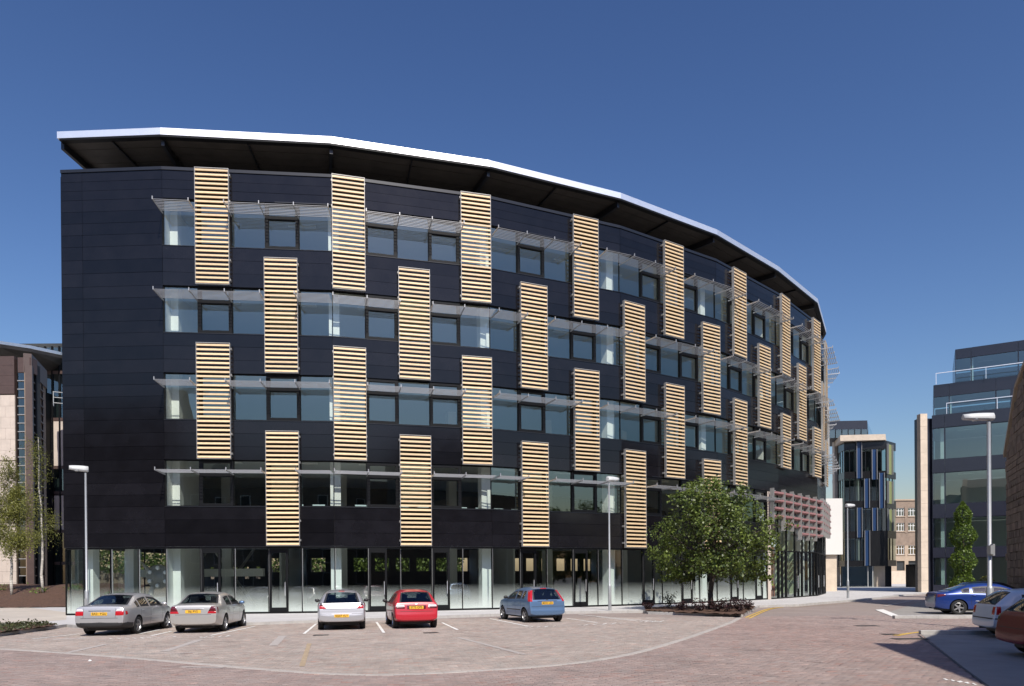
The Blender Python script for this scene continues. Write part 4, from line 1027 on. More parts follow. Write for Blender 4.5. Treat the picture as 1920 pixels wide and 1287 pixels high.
    dg = bpy.context.evaluated_depsgraph_get(); ev_ = tmp.evaluated_get(dg); res = bpy.data.meshes.new_from_object(ev_)
    bpy.data.objects.remove(tmp); bpy.data.objects.remove(cu)
    V_ = [p.co.copy() for p in res.vertices]; P_ = [(list(p.vertices), p.material_index) for p in res.polygons]
    bvh = BVHTree.FromPolygons(V_, [p[0] for p in P_])
    rot = Matrix.Translation(pos) @ Matrix.Rotation(math.pi / 2 - heading, 4, 'Z')
    car.matrix_basis = rot
    def addm(name, mb, mats, parent=car, smooth=False):
        o = bpy.data.objects.new(name, mb.mesh(name, mats, smooth)); C.objects.link(o)
        o.matrix_basis = Matrix() ; o.parent = parent; return o
    dark = sp.get('dark')
    groups = {}
    paintv = set(i for vs_, m_ in P_ if m_ in (0, 4) for i in vs_)
    for vs_, m_ in P_:
        key = {0: 'body', 4: 'body', 1: 'side_window', 2: 'rear_window', 3: 'windscreen'}[m_]
        c = sum((V_[i] for i in vs_), Vector()) / len(vs_)
        if key == 'side_window':
            idx = min(range(len(sp['side'])), key=lambda q: abs((sp['side'][q][0] + sp['side'][q][1]) / 2 - c.x)); key = ('side_window', idx, c.y > 0)
        mm = m_
        if m_ in (1, 2, 3) and any(i in paintv for i in vs_): mm = 4
        if m_ == 0 and dark and dark(c.x, c.y, c.z): mm = 4
        groups.setdefault(key, []).append((vs_, mm))
    for key, fs in groups.items():
        mp = {}; mb = MB()
        for vs_, mm in fs:
            t = []
            for i in vs_:
                if i not in mp: mp[i] = len(mb.v); mb.v.append(tuple(V_[i]))
                t.append(mp[i])
            mb.f.append(tuple(t)); mb.m.append(mm)
        o = addm(key if isinstance(key, str) else key[0], mb, slots, smooth=True)
        if key == 'body': o.data.set_sharp_from_angle(angle=R(40)) if hasattr(o.data, 'set_sharp_from_angle') else None
    def hit(kind, a, b):
        if kind == 'rear': o, d = Vector((-1, a, b)), Vector((1, 0, 0))
        elif kind == 'right': o, d = Vector((a, -3, b)), Vector((0, 1, 0))
        elif kind == 'left': o, d = Vector((a, 3, b)), Vector((0, -1, 0))
        else: o, d = Vector((a, b, 3)), Vector((0, 0, -1))
        loc, nrm, _, dist = bvh.ray_cast(o, d)
        if loc is None: loc, nrm, _, dist = bvh.find_nearest(o + d * (1.1 if kind == 'rear' else 2.2))
        if nrm.dot(d) > 0: nrm = -nrm
        return loc, nrm
    def patch(name, kind, q4, m_, off=0.008, nx=8, ny=6, parent=car):
        mb = MB(); nx += 1; ny += 1
        (a0, b0), (a1, b1), (a2, b2), (a3, b3) = q4
        for j in range(ny):
            t = j / (ny - 1)
            for i in range(nx):
                s_ = i / (nx - 1); a = (a0 * (1 - s_) + a1 * s_) * (1 - t) + (a3 * (1 - s_) + a2 * s_) * t; b = (b0 * (1 - s_) + b1 * s_) * (1 - t) + (b3 * (1 - s_) + b2 * s_) * t
                l, n_ = hit(kind, a, b); edge = 0.25 if (i in (0, nx - 1) or j in (0, ny - 1)) else 1.0
                mb.v.append(tuple(l + n_ * off * edge))
        for j in range(ny - 1):
            for i in range(nx - 1): mb.f.append((j * nx + i, j * nx + i + 1, (j + 1) * nx + i + 1, (j + 1) * nx + i)); mb.m.append(0)
        return addm(name, mb, m_, parent, True)
    def both(name, q4, m_, off=0.008, parent=None, kind='rear'):
        patch(name, 'rear', q4, m_, off); patch(name, 'rear', [(-a, b) for a, b in q4], m_, off)
    sides = lambda name, q4, m_, off=0.006: (patch(name, 'right', q4, m_, off), patch(name, 'left', q4, m_, off))
    # number plate
    py, pz = sp['plate']; l, n_ = hit('rear', 0, pz); pl = MB(); pl.cbox(-0.010, 0, -0.26, 0.26, -0.055, 0.055)
    xpl = min(hit('rear', yy, zz)[0].x for yy in (-.2, 0, .2) for zz in (pz - .05, pz, pz + .05))
    for i in range(len(pl.v)): pl.v[i] = (pl.v[i][0] + xpl - 0.003, pl.v[i][1], pl.v[i][2] + pz)
    if sp['reg']: po = addm('number_plate', pl, 'plate_yellow')
    if sp['reg']:
        cu_ = bpy.data.curves.new('t', 'FONT'); cu_.body = sp['reg']; cu_.size = 0.108; cu_.align_x = 'CENTER'; cu_.align_y = 'CENTER'; cu_.extrude = 0.001; cu_.offset = 0.0015
        to = bpy.data.objects.new('t', cu_); C.objects.link(to); dg = bpy.context.evaluated_depsgraph_get(); tm = bpy.data.meshes.new_from_object(to.evaluated_get(dg)); bpy.data.objects.remove(to)
        tm.materials.clear(); tm.materials.append(M['plate_text'])
        bb = [p.co.x for p in tm.vertices]; sc_ = 0.46 / (max(bb) - min(bb))
        tm.transform(Matrix.Translation((xpl - 0.0155, 0, pz)) @ Matrix(((0, 0, -1, 0), (-1, 0, 0, 0), (0, 1, 0, 0), (0, 0, 0, 1))) @ Matrix.Diagonal((min(sc_, 1.0), 1.0, 1, 1)))
        o = bpy.data.objects.new('registration', tm); C.objects.link(o); o.parent = po
    # shut lines, handles, trim
    for a, b, z0, z1 in sp.get('doors', []):
        sides('door_line', [(a, z0), (a + .012, z0), (b + .012, z1), (b, z1)], 'plastic_black', 0.002)
    for x, z in sp.get('handles', []): sides('door_handle', [(x, z - .018), (x + .16, z - .018), (x + .16, z + .018), (x, z + .018)], sp['paint'], 0.03)
    for nm, kind, q4, m_, off in sp.get('patches', []):
        if kind == 'edge':
            (z0_, w0_), (z1_, w1_) = q4
            for sy in (-1, 1):
                mb = MB(); rows = []
                for q in range(13):
                    z = z0_ + (z1_ - z0_) * q / 12; xp = next(a + (b - a) * (z - za) / (zb - za) for (a, za), (b, zb) in zip(prof[:-1], prof[1:]) if za <= z <= zb); y = W / 2
                    while y > .3:
                        l_, n_2, _, _ = bvh.ray_cast(Vector((-1, y, z)), Vector((1, 0, 0)))
                        if l_ is not None and l_.x < xp + .10: break
                        y -= .008
                    ww = w0_ + (w1_ - w0_) * q / 12; li = hit('rear', y - ww, z)[0]; lm = hit('rear', y - .02, z)[0]; lo = hit('left', l_.x + .07, z)[0]
                    rows.append([Vector((p_.x - d_, sy * (p_.y + e_), p_.z)) for p_, d_, e_ in ((li, .012, 0), (lm, .016, .004), (lo, 0, .012))])
                for ra_, rb_ in zip(rows[:-1], rows[1:]):
                    for c_ in (0, 1): mb.face([ra_[c_], ra_[c_ + 1], rb_[c_ + 1], rb_[c_]])
                addm('tail_lamp', mb, m_)
        elif kind == 'both': both(nm, q4, m_, off)
        elif kind == 'sides': sides(nm, q4, m_, off)
        else: patch(nm, kind, q4, m_, off)
    # mirrors
    mx, mz = sp['mirror']
    for sy in (-1, 1):
        l, _ = hit('left' if sy > 0 else 'right', mx, mz - .1)
        bm = bmesh.new(); bmesh.ops.create_icosphere(bm, subdivisions=2, radius=1.0)
        for q in bm.verts: q.co = Vector((q.co.x * .065 + mx, q.co.y * .105 + sy * (abs(l.y) + .12), q.co.z * .07 + mz))
        me = bpy.data.meshes.new('door_mirror'); bm.to_mesh(me); bm.free(); me.materials.append(M[sp.get('mirror_mat', 'plastic_black')]); me.polygons.foreach_set('use_smooth', [True] * len(me.polygons))
        o = bpy.data.objects.new('door_mirror', me); C.objects.link(o); o.parent = car
        mb = MB(); mb.tube((mx + .02, sy * (abs(l.y) - .03), mz - .06), (mx + .01, sy * (abs(l.y) + .08), mz - .02), .03, .025, n=6); a_ = addm('arm', mb, 'plastic_black', o)
    # wheels
    tm_, rm_, hm_ = wheel_meshes(rw, 0.20, sp.get('spokes', 5))
    for ax in (ra, ra + wb):
        for sy in (-1, 1):
            e = bpy.data.objects.new('wheel', hm_); C.objects.link(e); e.parent = car; e.location = (ax, sy * (W / 2 - 0.115), rw - 0.006); e.rotation_euler = (0, random.uniform(0, 1), 0) if sy > 0 else (0, random.uniform(0, 1), math.pi)
            for nm, me_ in (('tyre', tm_), ('rim', rm_)):
                c = bpy.data.objects.new(nm, me_); C.objects.link(c); c.parent = e
    # underside and cabin
    mb = MB(); mb.cbox(0.35, Lc - .4, -W / 2 + .27, W / 2 - .27, 0.17, 0.30); addm('underbody', mb, 'plastic_black')
    mb = MB(); mb.tube((0.10, sp.get('exh', 0.45), .27), (0.5, sp.get('exh', 0.45), .27), 0.032, n=10); addm('exhaust', mb, 'iron')
    rx, fx = sp['seats']; zs = 0.52
    for x, ys in ((rx, (-.36, .36)), (fx, (-.36, .36))):
        for y in ys:
            mb = MB(); mb.box((x, y - .25, zs), (-.16, 0, .52), (0, .5, 0), (.12, 0, .03)); mb.box((x - .15, y - .13, zs + .56), (-.05, 0, .17), (0, .26, 0), (.09, 0, .02)); mb.cbox(x, x + .5, y - .25, y + .25, zs - .1, zs + .08); addm('seat', mb, 'seat')
    mb = MB(); mb.cbox(sp['front'][1] - .75, sp['front'][1] - .15, -W / 2 + .22, W / 2 - .22, .72, .90); addm('dashboard', mb, 'seat')
    return car

# ---- kinds
audi = dict(L=4.55, W=1.77, wb=2.65, ra=1.02, rw=0.315, paint='paint_silver', belt=[(0, .93), (1.4, .945), (3.6, .90), (4.55, .80)],
  prof=[(0, .56), (.02, .72), (.05, .90), (.09, 1.005), (.30, 1.035), (.62, 1.06), (1.30, 1.345), (1.75, 1.415), (2.25, 1.425), (2.75, 1.375), (3.50, 1.00), (3.62, .97), (4.15, .87), (4.42, .74), (4.52, .60), (4.55, .48)],
  side=[(0.98, 1.22), (1.27, 2.02), (2.10, 3.15)], rear=(.60, 1.34), front=(2.80, 3.46), plate=(0, .76), reg='EA51 YGU', mirror=(3.05, .99), mirror_mat='paint_silver', seats=(1.55, 2.45),
  dark=lambda x, y, z: (z < .45 and x < .62) or z < .31,
  doors=[(1.24, 1.24, .45, .93), (2.06, 2.06, .33, .93), (3.10, 3.10, .33, .90)], handles=[(1.32, .83), (2.14, .83)],
  patches=[('lower_bumper', 'rear', [(-.80, .29), (.80, .29), (.83, .46), (-.83, .46)], 'plastic_black', .010), ('lower_bumper', 'sides', [(.12, .30), (.62, .28), (.62, .42), (.12, .46)], 'plastic_black', .010), ('tail_lamp', 'both', [(.52, .70), (.785, .70), (.785, .845), (.52, .845)], 'lamp_red', .010), ('tail_lamp', 'both', [(.52, .85), (.775, .85), (.74, .925), (.58, .925)], 'lamp_clear', .010),
           ('tail_lamp', 'sides', [(.12, .715), (.24, .735), (.21, .845), (.12, .845)], 'lamp_red', .010), ('plate_recess', 'rear', [(-.34, .685), (.34, .685), (.36, .84), (-.36, .84)], 'paint_silver', .004),
           ('boot_lip', 'rear', [(-.36, .845), (.36, .845), (.36, .865), (-.36, .865)], 'plastic_black', .008), ('bumper_line', 'rear', [(-.80, .605), (.80, .605), (.80, .617), (-.80, .617)], 'plastic_black', .003), ('boot_line', 'both', [(.515, .62), (.525, .62), (.525, .95), (.515, .95)], 'plastic_black', .003),
           ('side_strip', 'sides', [(1.35, .56), (3.3, .54), (3.3, .565), (1.35, .585)], 'paint_silver', .012)])
merc = dict(L=4.49, W=1.72, wb=2.69, ra=1.03, rw=0.315, paint='paint_silver_warm', belt=[(0, .93), (1.4, .95), (3.5, .91), (4.49, .80)], taper=(0.10, .20), tumble=0.40,
  prof=[(0, .58), (.02, .74), (.04, .92), (.08, 1.00), (.40, 1.03), (.72, 1.05), (1.22, 1.34), (1.60, 1.415), (2.15, 1.425), (2.65, 1.37), (3.30, 1.01), (3.42, .98), (4.05, .90), (4.36, .79), (4.46, .66), (4.49, .50)],
  side=[(1.24, 1.94), (2.02, 3.0)], rear=(.70, 1.30), front=(2.70, 3.27), plate=(0, .77), reg='R6 PYS', mirror=(2.90, .99), mirror_mat='paint_blue', seats=(1.5, 2.4),
  dark=lambda x, y, z: z < .27,
  doors=[(1.22, 1.22, .45, .93), (1.98, 1.98, .33, .93), (2.98, 2.98, .33, .90)], handles=[(1.30, .83), (2.06, .83)],
  patches=[('tail_lamp', 'both', [(.48, .70), (.77, .70), (.77, .775), (.51, .775)], 'lamp_red', .010), ('tail_lamp', 'both', [(.51, .775), (.77, .775), (.74, .955), (.60, .955)], 'lamp_darkred', .010),
           ('tail_lamp', 'sides', [(.11, .71), (.17, .72), (.17, .92), (.11, .94)], 'lamp_darkred', .010), ('boot_handle', 'rear', [(-.37, .842), (.37, .842), (.37, .872), (-.37, .872)], 'alloy', .02),
           ('bumper_line', 'rear', [(-.80, .655), (.80, .655), (.80, .667), (-.80, .667)], 'plastic_black', .003), ('side_strip', 'sides', [(1.45, .55), (3.2, .53), (3.2, .57), (1.45, .59)], 'paint_silver_warm', .014)])
astra = dict(L=4.25, W=1.75, wb=2.61, ra=0.78, rw=0.32, paint='paint_silver_light', belt=[(0, .96), (.6, 1.0), (3.3, .93), (4.25, .82)], taper=(0.09, .24), tumble=0.46,
  prof=[(0, .52), (.03, .64), (.05, .80), (.11, .985), (.14, 1.02), (.52, 1.345), (.62, 1.40), (1.2, 1.455), (1.9, 1.46), (2.35, 1.41), (3.20, 1.03), (3.32, .99), (3.9, .88), (4.15, .74), (4.23, .60), (4.25, .48)],
  side=[(.62, 1.0), (1.06, 1.72), (1.80, 2.85)], rear=(.12, .56), front=(2.40, 3.16), plate=(0, .53), reg='SG07 VLY', mirror=(2.78, 1.02), seats=(1.15, 2.05), exh=0.45,
  dark=lambda x, y, z: z < .315 and x < .5,
  doors=[(1.03, 1.03, .5, .95), (1.76, 1.76, .33, .95), (2.8, 2.8, .33, .92)], handles=[(1.1, .86), (1.84, .86)],
  patches=[('tail_lamp', 'both', [(.54, .79), (.785, .79), (.785, .90), (.65, .90)], 'lamp_red', .012), ('tail_lamp', 'both', [(.65, .90), (.785, .90), (.765, .99), (.70, 1.0)], 'lamp_smoked', .012), ('tail_lamp', 'sides', [(.10, .80), (.30, .84), (.34, .98), (.16, .98)], 'lamp_red', .010),
           ('brake_lamp', 'rear', [(-.11, 1.405), (.11, 1.405), (.11, 1.432), (-.11, 1.432)], 'lamp_red', .010), ('hatch_line', 'rear', [(-.66, .765), (.66, .765), (.66, .778), (-.66, .778)], 'plastic_black', .003), ('chrome_bar', 'rear', [(-.42, .80), (.42, .80), (.42, .815), (-.42, .815)], 'alloy', .006),
           ('bumper_crease', 'both', [(.36, .595), (.82, .60), (.82, .612), (.36, .607)], 'plastic_black', .002), ('badge', 'rear', [(-.05, .885), (.05, .885), (.05, .96), (-.05, .96)], 'alloy', .008)])
almera = dict(L=4.12, W=1.69, wb=2.535, ra=0.72, rw=0.30, paint='paint_red', belt=[(0, .93), (.6, .95), (3.2, .91), (4.12, .80)], taper=(0.09, .22), tumble=0.40,
  prof=[(0, .50), (.03, .62), (.05, .74), (.08, .88), (.12, .985), (.15, 1.0), (.60, 1.34), (.72, 1.385), (1.2, 1.435), (1.8, 1.44), (2.25, 1.385), (3.0, 1.01), (3.12, .98), (3.75, .88), (4.02, .74), (4.10, .60), (4.12, .48)],
  side=[(.75, 1.05), (1.12, 1.72), (1.80, 2.70)], rear=(.13, .66), front=(2.30, 2.97), plate=(0, .80), reg='S775 OPS', mirror=(2.6, .99), seats=(1.15, 2.0), exh=-.45,
  dark=lambda x, y, z: z < .27,
  doors=[(1.08, 1.08, .5, .92), (1.76, 1.76, .33, .92), (2.66, 2.66, .33, .90)], handles=[(1.16, .84), (1.84, .84)],
  patches=[('tail_lamp', 'both', [(.43, .755), (.765, .755), (.765, .82), (.43, .82)], 'lamp_darkred', .010), ('tail_lamp', 'both', [(.43, .825), (.765, .825), (.745, .895), (.45, .895)], 'lamp_clear', .010), ('tail_lamp', 'sides', [(.09, .76), (.18, .78), (.16, .89), (.10, .89)], 'lamp_darkred', .010),
           ('plate_recess', 'rear', [(-.34, .73), (.34, .73), (.36, .875), (-.36, .875)], 'lamp_darkred', .003), ('bumper_line', 'rear', [(-.78, .645), (.78, .645), (.78, .66), (-.78, .66)], 'plastic_black', .003), ('badge', 'rear', [(-.05, .905), (.05, .905), (.05, .95), (-.05, .95)], 'alloy', .008)])
fiesta = dict(L=3.92, W=1.68, wb=2.49, ra=0.62, rw=0.30, paint='paint_blue', belt=[(0, .95), (.6, .985), (2.9, .92), (3.92, .82)], taper=(0.08, .24), tumble=0.36,
  prof=[(0, .48), (.03, .58), (.05, .72), (.08, .90), (.12, .97), (.40, 1.35), (.48, 1.405), (.9, 1.445), (1.5, 1.455), (2.0, 1.40), (2.85, 1.03), (3.0, .99), (3.55, .89), (3.82, .76), (3.90, .62), (3.92, .48)],
  side=[(.66, .92), (.98, 1.52), (1.60, 2.50)], rear=(.11, .45), front=(2.06, 2.81), plate=(0, .81), reg='MD03 UZU', mirror=(2.42, 1.02), mirror_mat='plastic_black', seats=(1.0, 1.8), exh=-.35,
  dark=lambda x, y, z: z < .27,
  doors=[(.95, .95, .5, .95), (1.56, 1.56, .33, .95), (2.46, 2.46, .33, .92)], handles=[(1.02, .84), (1.64, .84)],
  patches=[('brake_lamp', 'rear', [(-.14, 1.395), (.14, 1.395), (.14, 1.42), (-.14, 1.42)], 'lamp_red', .010), ('edge_lamp', 'edge', [(.88, .115), (1.34, .085)], 'lamp_red', .012),
           ('plate_recess', 'rear', [(-.36, .72), (.36, .72), (.44, .885), (-.44, .885)], 'paint_blue', .003), ('hatch_shadow', 'rear', [(-.44, .885), (.44, .885), (.44, .905), (-.44, .905)], 'plastic_black', .012), ('hatch_line', 'rear', [(-.72, .665), (.72, .665), (.72, .678), (-.72, .678)], 'plastic_black', .003),
           ('badge', 'rear', [(-.05, .93), (.05, .93), (.05, .96), (-.05, .96)], 'plastic_black', .008), ('side_strip', 'sides', [(1.0, .50), (2.55, .49), (2.55, .53), (1.0, .54)], 'plastic_black', .012)])
p407 = dict(L=4.68, W=1.81, wb=2.725, ra=0.95, rw=0.335, paint='paint_deepblue', belt=[(0, .95), (1.2, .99), (3.2, .90), (4.68, .74)], taper=(0.14, .28), tumble=0.42, group='cars parked on the right',
  prof=[(0, .60), (.02, .76), (.05, .93), (.10, 1.02), (.35, 1.045), (.55, 1.07), (1.30, 1.345), (1.85, 1.43), (2.3, 1.445), (2.75, 1.40), (3.85, .97), (3.95, .94), (4.4, .80), (4.6, .66), (4.66, .56), (4.68, .46)],
  side=[(1.15, 1.42), (1.48, 2.20), (2.28, 3.45)], rear=(.56, 1.34), front=(2.82, 3.80), plate=(0, .78), reg='', mirror=(3.2, 1.0), mirror_mat='paint_deepblue', seats=(1.6, 2.5), spokes=5,
  dark=lambda x, y, z: z < .27, doors=[(1.46, 1.46, .45, .95), (2.24, 2.24, .33, .95)], handles=[(1.50, .88), (2.30, .86)],
  patches=[('tail_lamp', 'both', [(.48, .80), (.775, .80), (.775, .93), (.50, .93)], 'lamp_darkred', .010), ('tail_lamp', 'sides', [(.08, .80), (.42, .88), (.40, .95), (.09, .95)], 'lamp_darkred', .010), ('chrome_strip', 'sides', [(1.62, .62), (1.80, .62), (1.80, .64), (1.62, .64)], 'alloy', .012)])
golf = dict(L=4.15, W=1.73, wb=2.51, ra=0.76, rw=0.305, paint='paint_white', belt=[(0, .95), (.6, .97), (3.2, .92), (4.15, .82)], taper=(0.09, .22), tumble=0.40, group='cars parked on the right',
  prof=[(0, .50), (.03, .62), (.05, .78), (.09, .95), (.13, 1.0), (.50, 1.33), (.60, 1.385), (1.1, 1.435), (1.8, 1.44), (2.3, 1.38), (3.05, 1.02), (3.2, .98), (3.8, .88), (4.05, .76), (4.13, .62), (4.15, .48)],
  side=[(.75, 1.1), (1.16, 1.75), (1.83, 2.75)], rear=(.12, .56), front=(2.35, 3.02), plate=(0, .80), reg='', mirror=(2.65, 1.0), mirror_mat='paint_white', seats=(1.2, 2.05),
  dark=lambda x, y, z: z < .27, doors=[(1.13, 1.13, .5, .93), (1.79, 1.79, .33, .93)], handles=[(1.2, .85), (1.87, .85)],
  patches=[('tail_lamp', 'both', [(.58, .70), (.775, .70), (.765, .93), (.60, .93)], 'lamp_red', .010), ('tail_lamp', 'sides', [(.08, .70), (.20, .70), (.20, .94), (.10, .94)], 'lamp_red', .010), ('bumper_strip', 'rear', [(-.78, .565), (.78, .565), (.78, .60), (-.78, .60)], 'plastic_black', .012), ('bumper_strip', 'sides', [(.05, .565), (.36, .565), (.36, .60), (.05, .60)], 'plastic_black', .012)])
punto = dict(almera); punto.update(paint='paint_maroon', reg='', group='cars parked on the right', prof=[(0, .50), (.03, .62), (.05, .74), (.10, .92), (.16, 1.0), (.20, 1.03), (.52, 1.36), (.66, 1.415), (1.2, 1.465), (1.8, 1.47), (2.25, 1.41), (3.0, 1.03), (3.12, .99), (3.75, .88), (4.02, .74), (4.10, .60), (4.12, .48)], side=[(.72, 1.02), (1.10, 1.70), (1.78, 2.70)], rear=(.18, .60),
  patches=[('tail_lamp', 'both', [(.64, .80), (.80, .80), (.74, 1.15), (.62, 1.15)], 'lamp_smoked', .010), ('bumper_line', 'rear', [(-.78, .645), (.78, .645), (.78, .66), (-.78, .66)], 'plastic_black', .003)])
dark = dict(golf); dark.update(paint='paint_dark', mirror_mat='paint_dark')
def rear_pos(px, py, sp, heading, corner):
    """rear bumper centre so that the given rear wheel touches the ground at pixel (px,py); corner -1 right, +1 left, 0 = bumper centre"""
    p = G(px, py); fw = Vector((math.sin(heading), math.cos(heading), 0)); lf = Vector((-math.cos(heading), math.sin(heading), 0))
    q = p - lf * (corner * (sp['W'] / 2 - 0.10))
    if corner: q = q - fw * sp['ra']
    return Vector((q.x, q.y, 0.0))
make_car('silver saloon with black lower bumper and yellow plate nearest the planting bed', rear_pos(255.6, 1188.5, audi, R(-5), -1), R(-5), audi)
make_car('champagne silver saloon with triangular dark red tail lamps and blue mirrors', rear_pos(419.5, 1183.6, merc, R(-7), -1), R(-7), merc)
make_car('pale silver hatchback with low plate and red brake light above window', rear_pos(641, 1181, astra, R(-13), 0) + Vector((math.sin(R(-13)), math.cos(R(-13)), 0)) * -0.35, R(-13), astra)
make_car('bright red hatchback with clear topped tail lamps', rear_pos(740, 1178.2, almera, R(-15), 1), R(-15), almera)
make_car('light blue hatchback with tall red lamps beside its rear window', rear_pos(986, 1167.3, fiesta, R(-22), 1), R(-22), fiesta)
make_car('deep blue saloon with five spoke alloy wheels parked side on', rear_pos(1797, 1152.8, p407, R(104), -1), R(104), p407)
make_car('white hatchback with black bumper strip between blue and maroon cars', (14.05, 21.5, 0.004), R(103), golf)
make_car('dark maroon hatchback standing in the building shadow', (11.4, 16.5, 0.004), R(103), punto)
gp = At(1790, 1120, 41); make_car('black car mostly hidden behind the deep blue saloon', (gp.x, gp.y, 0.0), R(98), dark)

# ------------------------------------------------------------------ street lamps
def lamp(px, py_base, Y, H_, label, headlen=0.75, turn=0.0, th=1.0):
    p = At(px, py_base, Y); p.z = PAVZ
    t = thing('street_lamp', label, 'street lamp', tuple(p), 'street lamps')
    mb = MB(); mb.lathe([(0.085 * th, 0), (0.085 * th, 1.28), (0.07 * th, 1.33), (0.052 * th, 1.36), (0.045 * th, H_ - .12)], 14, 'Z', (p.x, p.y, p.z)); mb.build('pole', 'pole', t, smooth=True)
    mb = MB(); mb.cbox(-.004, .1, -.06, .06, .5, .95); d = link('access_door', mb.mesh('access_door', 'pole'), t, mw=Matrix.Translation((p.x, p.y, p.z)) @ Matrix.Rotation(-math.pi / 2, 4, 'Z') @ Matrix.Translation((-.01, 0, 0)))
    bm = bmesh.new(); bmesh.ops.create_cube(bm, size=1)
    bmesh.ops.subdivide_edges(bm, edges=bm.edges[:], cuts=3, use_grid_fill=True)
    for v in bm.verts:
        x = v.co.x + .5; tp_ = 1 - .55 * max(0, x - .35) ** 1.3; r = 1.0
        v.co = Vector(((x - .14) * headlen, v.co.y * 0.30 * tp_, (v.co.z * (0.36 if v.co.z > 0 else .18) * tp_ * (1 - .7 * (2 * abs(v.co.y)) ** 3)) + .04 * x))
    me = bpy.data.meshes.new('lamp_head'); bm.to_mesh(me); bm.free(); me.materials.append(M['lamp_head']); me.polygons.foreach_set('use_smooth', [True] * len(me.polygons))
    mw = Matrix.Translation((p.x, p.y, p.z + H_)) @ Matrix.Rotation(turn, 4, 'Z'); h = link('lamp_head', me, t, mw=mw)
    g = MB(); g.lathe([(0.001, -.105), (.08, -.095), (.12, -.06), (.13, -.03)], 14, 'Z', (headlen * .45, 0, 0.02)); link('lens', g.mesh('lens', 'lamp_glass', True), h, mw=mw)
    return t
lamp(163, 1160, 33.0, 6.85, 'grey lamp post behind the silver saloon at the block corner', turn=R(215))
lamp(1143.5, 1145, G(1143.5, 1145, .11).y, 6.8, 'grey lamp post on the pavement between blue hatchback and street tree', turn=R(35))
lamp(1590, 1122, G(1590, 1122, .11).y, 6.85, 'grey lamp post before the dark facade with blue fins', turn=R(20))
l4 = lamp(1856, 1150, 24.6, 7.1, 'thick grey lamp post rising behind the white hatchback', headlen=0.95, turn=R(172), th=1.35)
pp = At(1856, 1010, 24.6); g = MB(); g.cbox(pp.x - .14, pp.x - .05, 24.35, 24.55, 2.55, 2.85); g.cbox(pp.x - .03, pp.x + .04, 24.40, 24.56, 2.5, 2.9); g.build('bracket_sign', 'pole', l4)

# ------------------------------------------------------------------ helpers for the buildings around
class Wall:
    """a facade plane through two plan points; s along it, z up, y into the building"""
    def __init__(s, a, b, parent): s.a = Vector((a[0], a[1], 0)); s.b = Vector((b[0], b[1], 0)); s.L = (s.b - s.a).length; d = s.b - s.a; s.h = math.atan2(d.y, d.x); s.p = parent; s.mw = fr(s.a, s.h)
    def box(s, name, x0, x1, z0, z1, y0, y1, m, parent=None): return link(name, cubemesh(name, x0, x1, y0, y1, z0, z1, m), parent or s.p, mw=s.mw)
    def pane(s, x0, x1, z0, z1, y, m, parent, name='pane'): return link(name, pane_mesh(x1 - x0, z1 - z0, m), parent, mw=s.mw @ Matrix.Translation((x0, y, z0)) @ Matrix.Rotation(random.gauss(0, .003), 4, 'X') @ Matrix.Rotation(random.gauss(0, .004), 4, 'Z'))
    def sx(s, px, py):
        """distance along the wall where the pixel's ray meets its plane, and the height"""
        d = ray(px, py); n = Vector((-math.sin(s.h), math.cos(s.h), 0)); t = (s.a - Vector((0, 0, CAMZ))).dot(n) / d.dot(n); P = Vector((0, 0, CAMZ)) + d * t
        return (P - s.a).dot(Vector((math.cos(s.h), math.sin(s.h), 0))), P.z
def px2(px, Y): return At(px, 1075, Y).x, Y

# ---- navy glass block on the right, stepping back at the top
nb = thing('glass_office_block', 'navy clad office block with wide glazing and stepped upper terraces', 'building', (40.5, 68.6, 0))
A_ = Vector((*px2(1749, 69.0), 0)); D_ = Vector((math.cos(R(-30)), math.sin(R(-30)), 0)); B_ = A_ + D_ * 22
W1 = Wall(A_, B_, nb)
def zz(py, px=1752): return W1.sx(px, py)[1]
levels = [(zz(1098), zz(1046)), (zz(1028), zz(972)), (zz(947), zz(887)), (zz(863), zz(803))]
z_t1 = zz(779); z_t2 = zz(721)
xs = [0.25, 1.05, 4.55, 8.2, 9.1, 12.7, 16.2, 19.6]
def band(W_, x0, x1, z0, z1, dz=.3):
    W_.box('panel', x0, x1, z0, z1, -0.02, 0.25, 'navy')
prev = 0.0
for (z0, z1) in levels:
    n = 0
    for a, b in zip([0] + [3.65 * q + 1.05 for q in range(6)], [3.65 * q + 1.05 for q in range(6)] + [22]):
        W1.box('panel', a + .01, b - .01, prev, z0, -0.02, 0.2, 'navy')
        f_ = MB(); w_ = b - a; f_.cbox(0, .06, .02, .16, 0, z1 - z0); f_.cbox(w_ - .06, w_, .02, .16, 0, z1 - z0); f_.cbox(.06, w_ - .06, .02, .16, 0, .06); f_.cbox(.06, w_ - .06, .02, .16, z1 - z0 - .06, z1 - z0)
        o = link('window', f_.mesh('window', 'navy'), nb, mw=W1.mw @ Matrix.Translation((a, 0, z0))); W1.pane(a + .06, b - .06, z0 + .06, z1 - .06, .09, 'glass_far', o)
    W1.box('floor_slab', 0.2, 22, z1 + .15, z1 + .5, .25, 9, 'ceiling'); prev = z1
    for q in range(4): W1.box('ceiling_light', 2.2 + q * 4.6, 3.6 + q * 4.6, z1 + .06, z1 + .13, 3.0, 3.2, 'fixture')
    W1.box('column', .7, 1.05, z0 - .8, z1 + .1, .8, 1.2, 'white_paint'); W1.box('back_wall', 0.3, 22, z0 - 1, z1 + .1, 8.5, 8.7, 'ceiling')
for a, b in zip([0] + [3.65 * q + 1.05 for q in range(6)], [3.65 * q + 1.05 for q in range(6)] + [22]): W1.box('panel', a + .01, b - .01, prev, z_t1, -0.02, 0.2, 'navy')
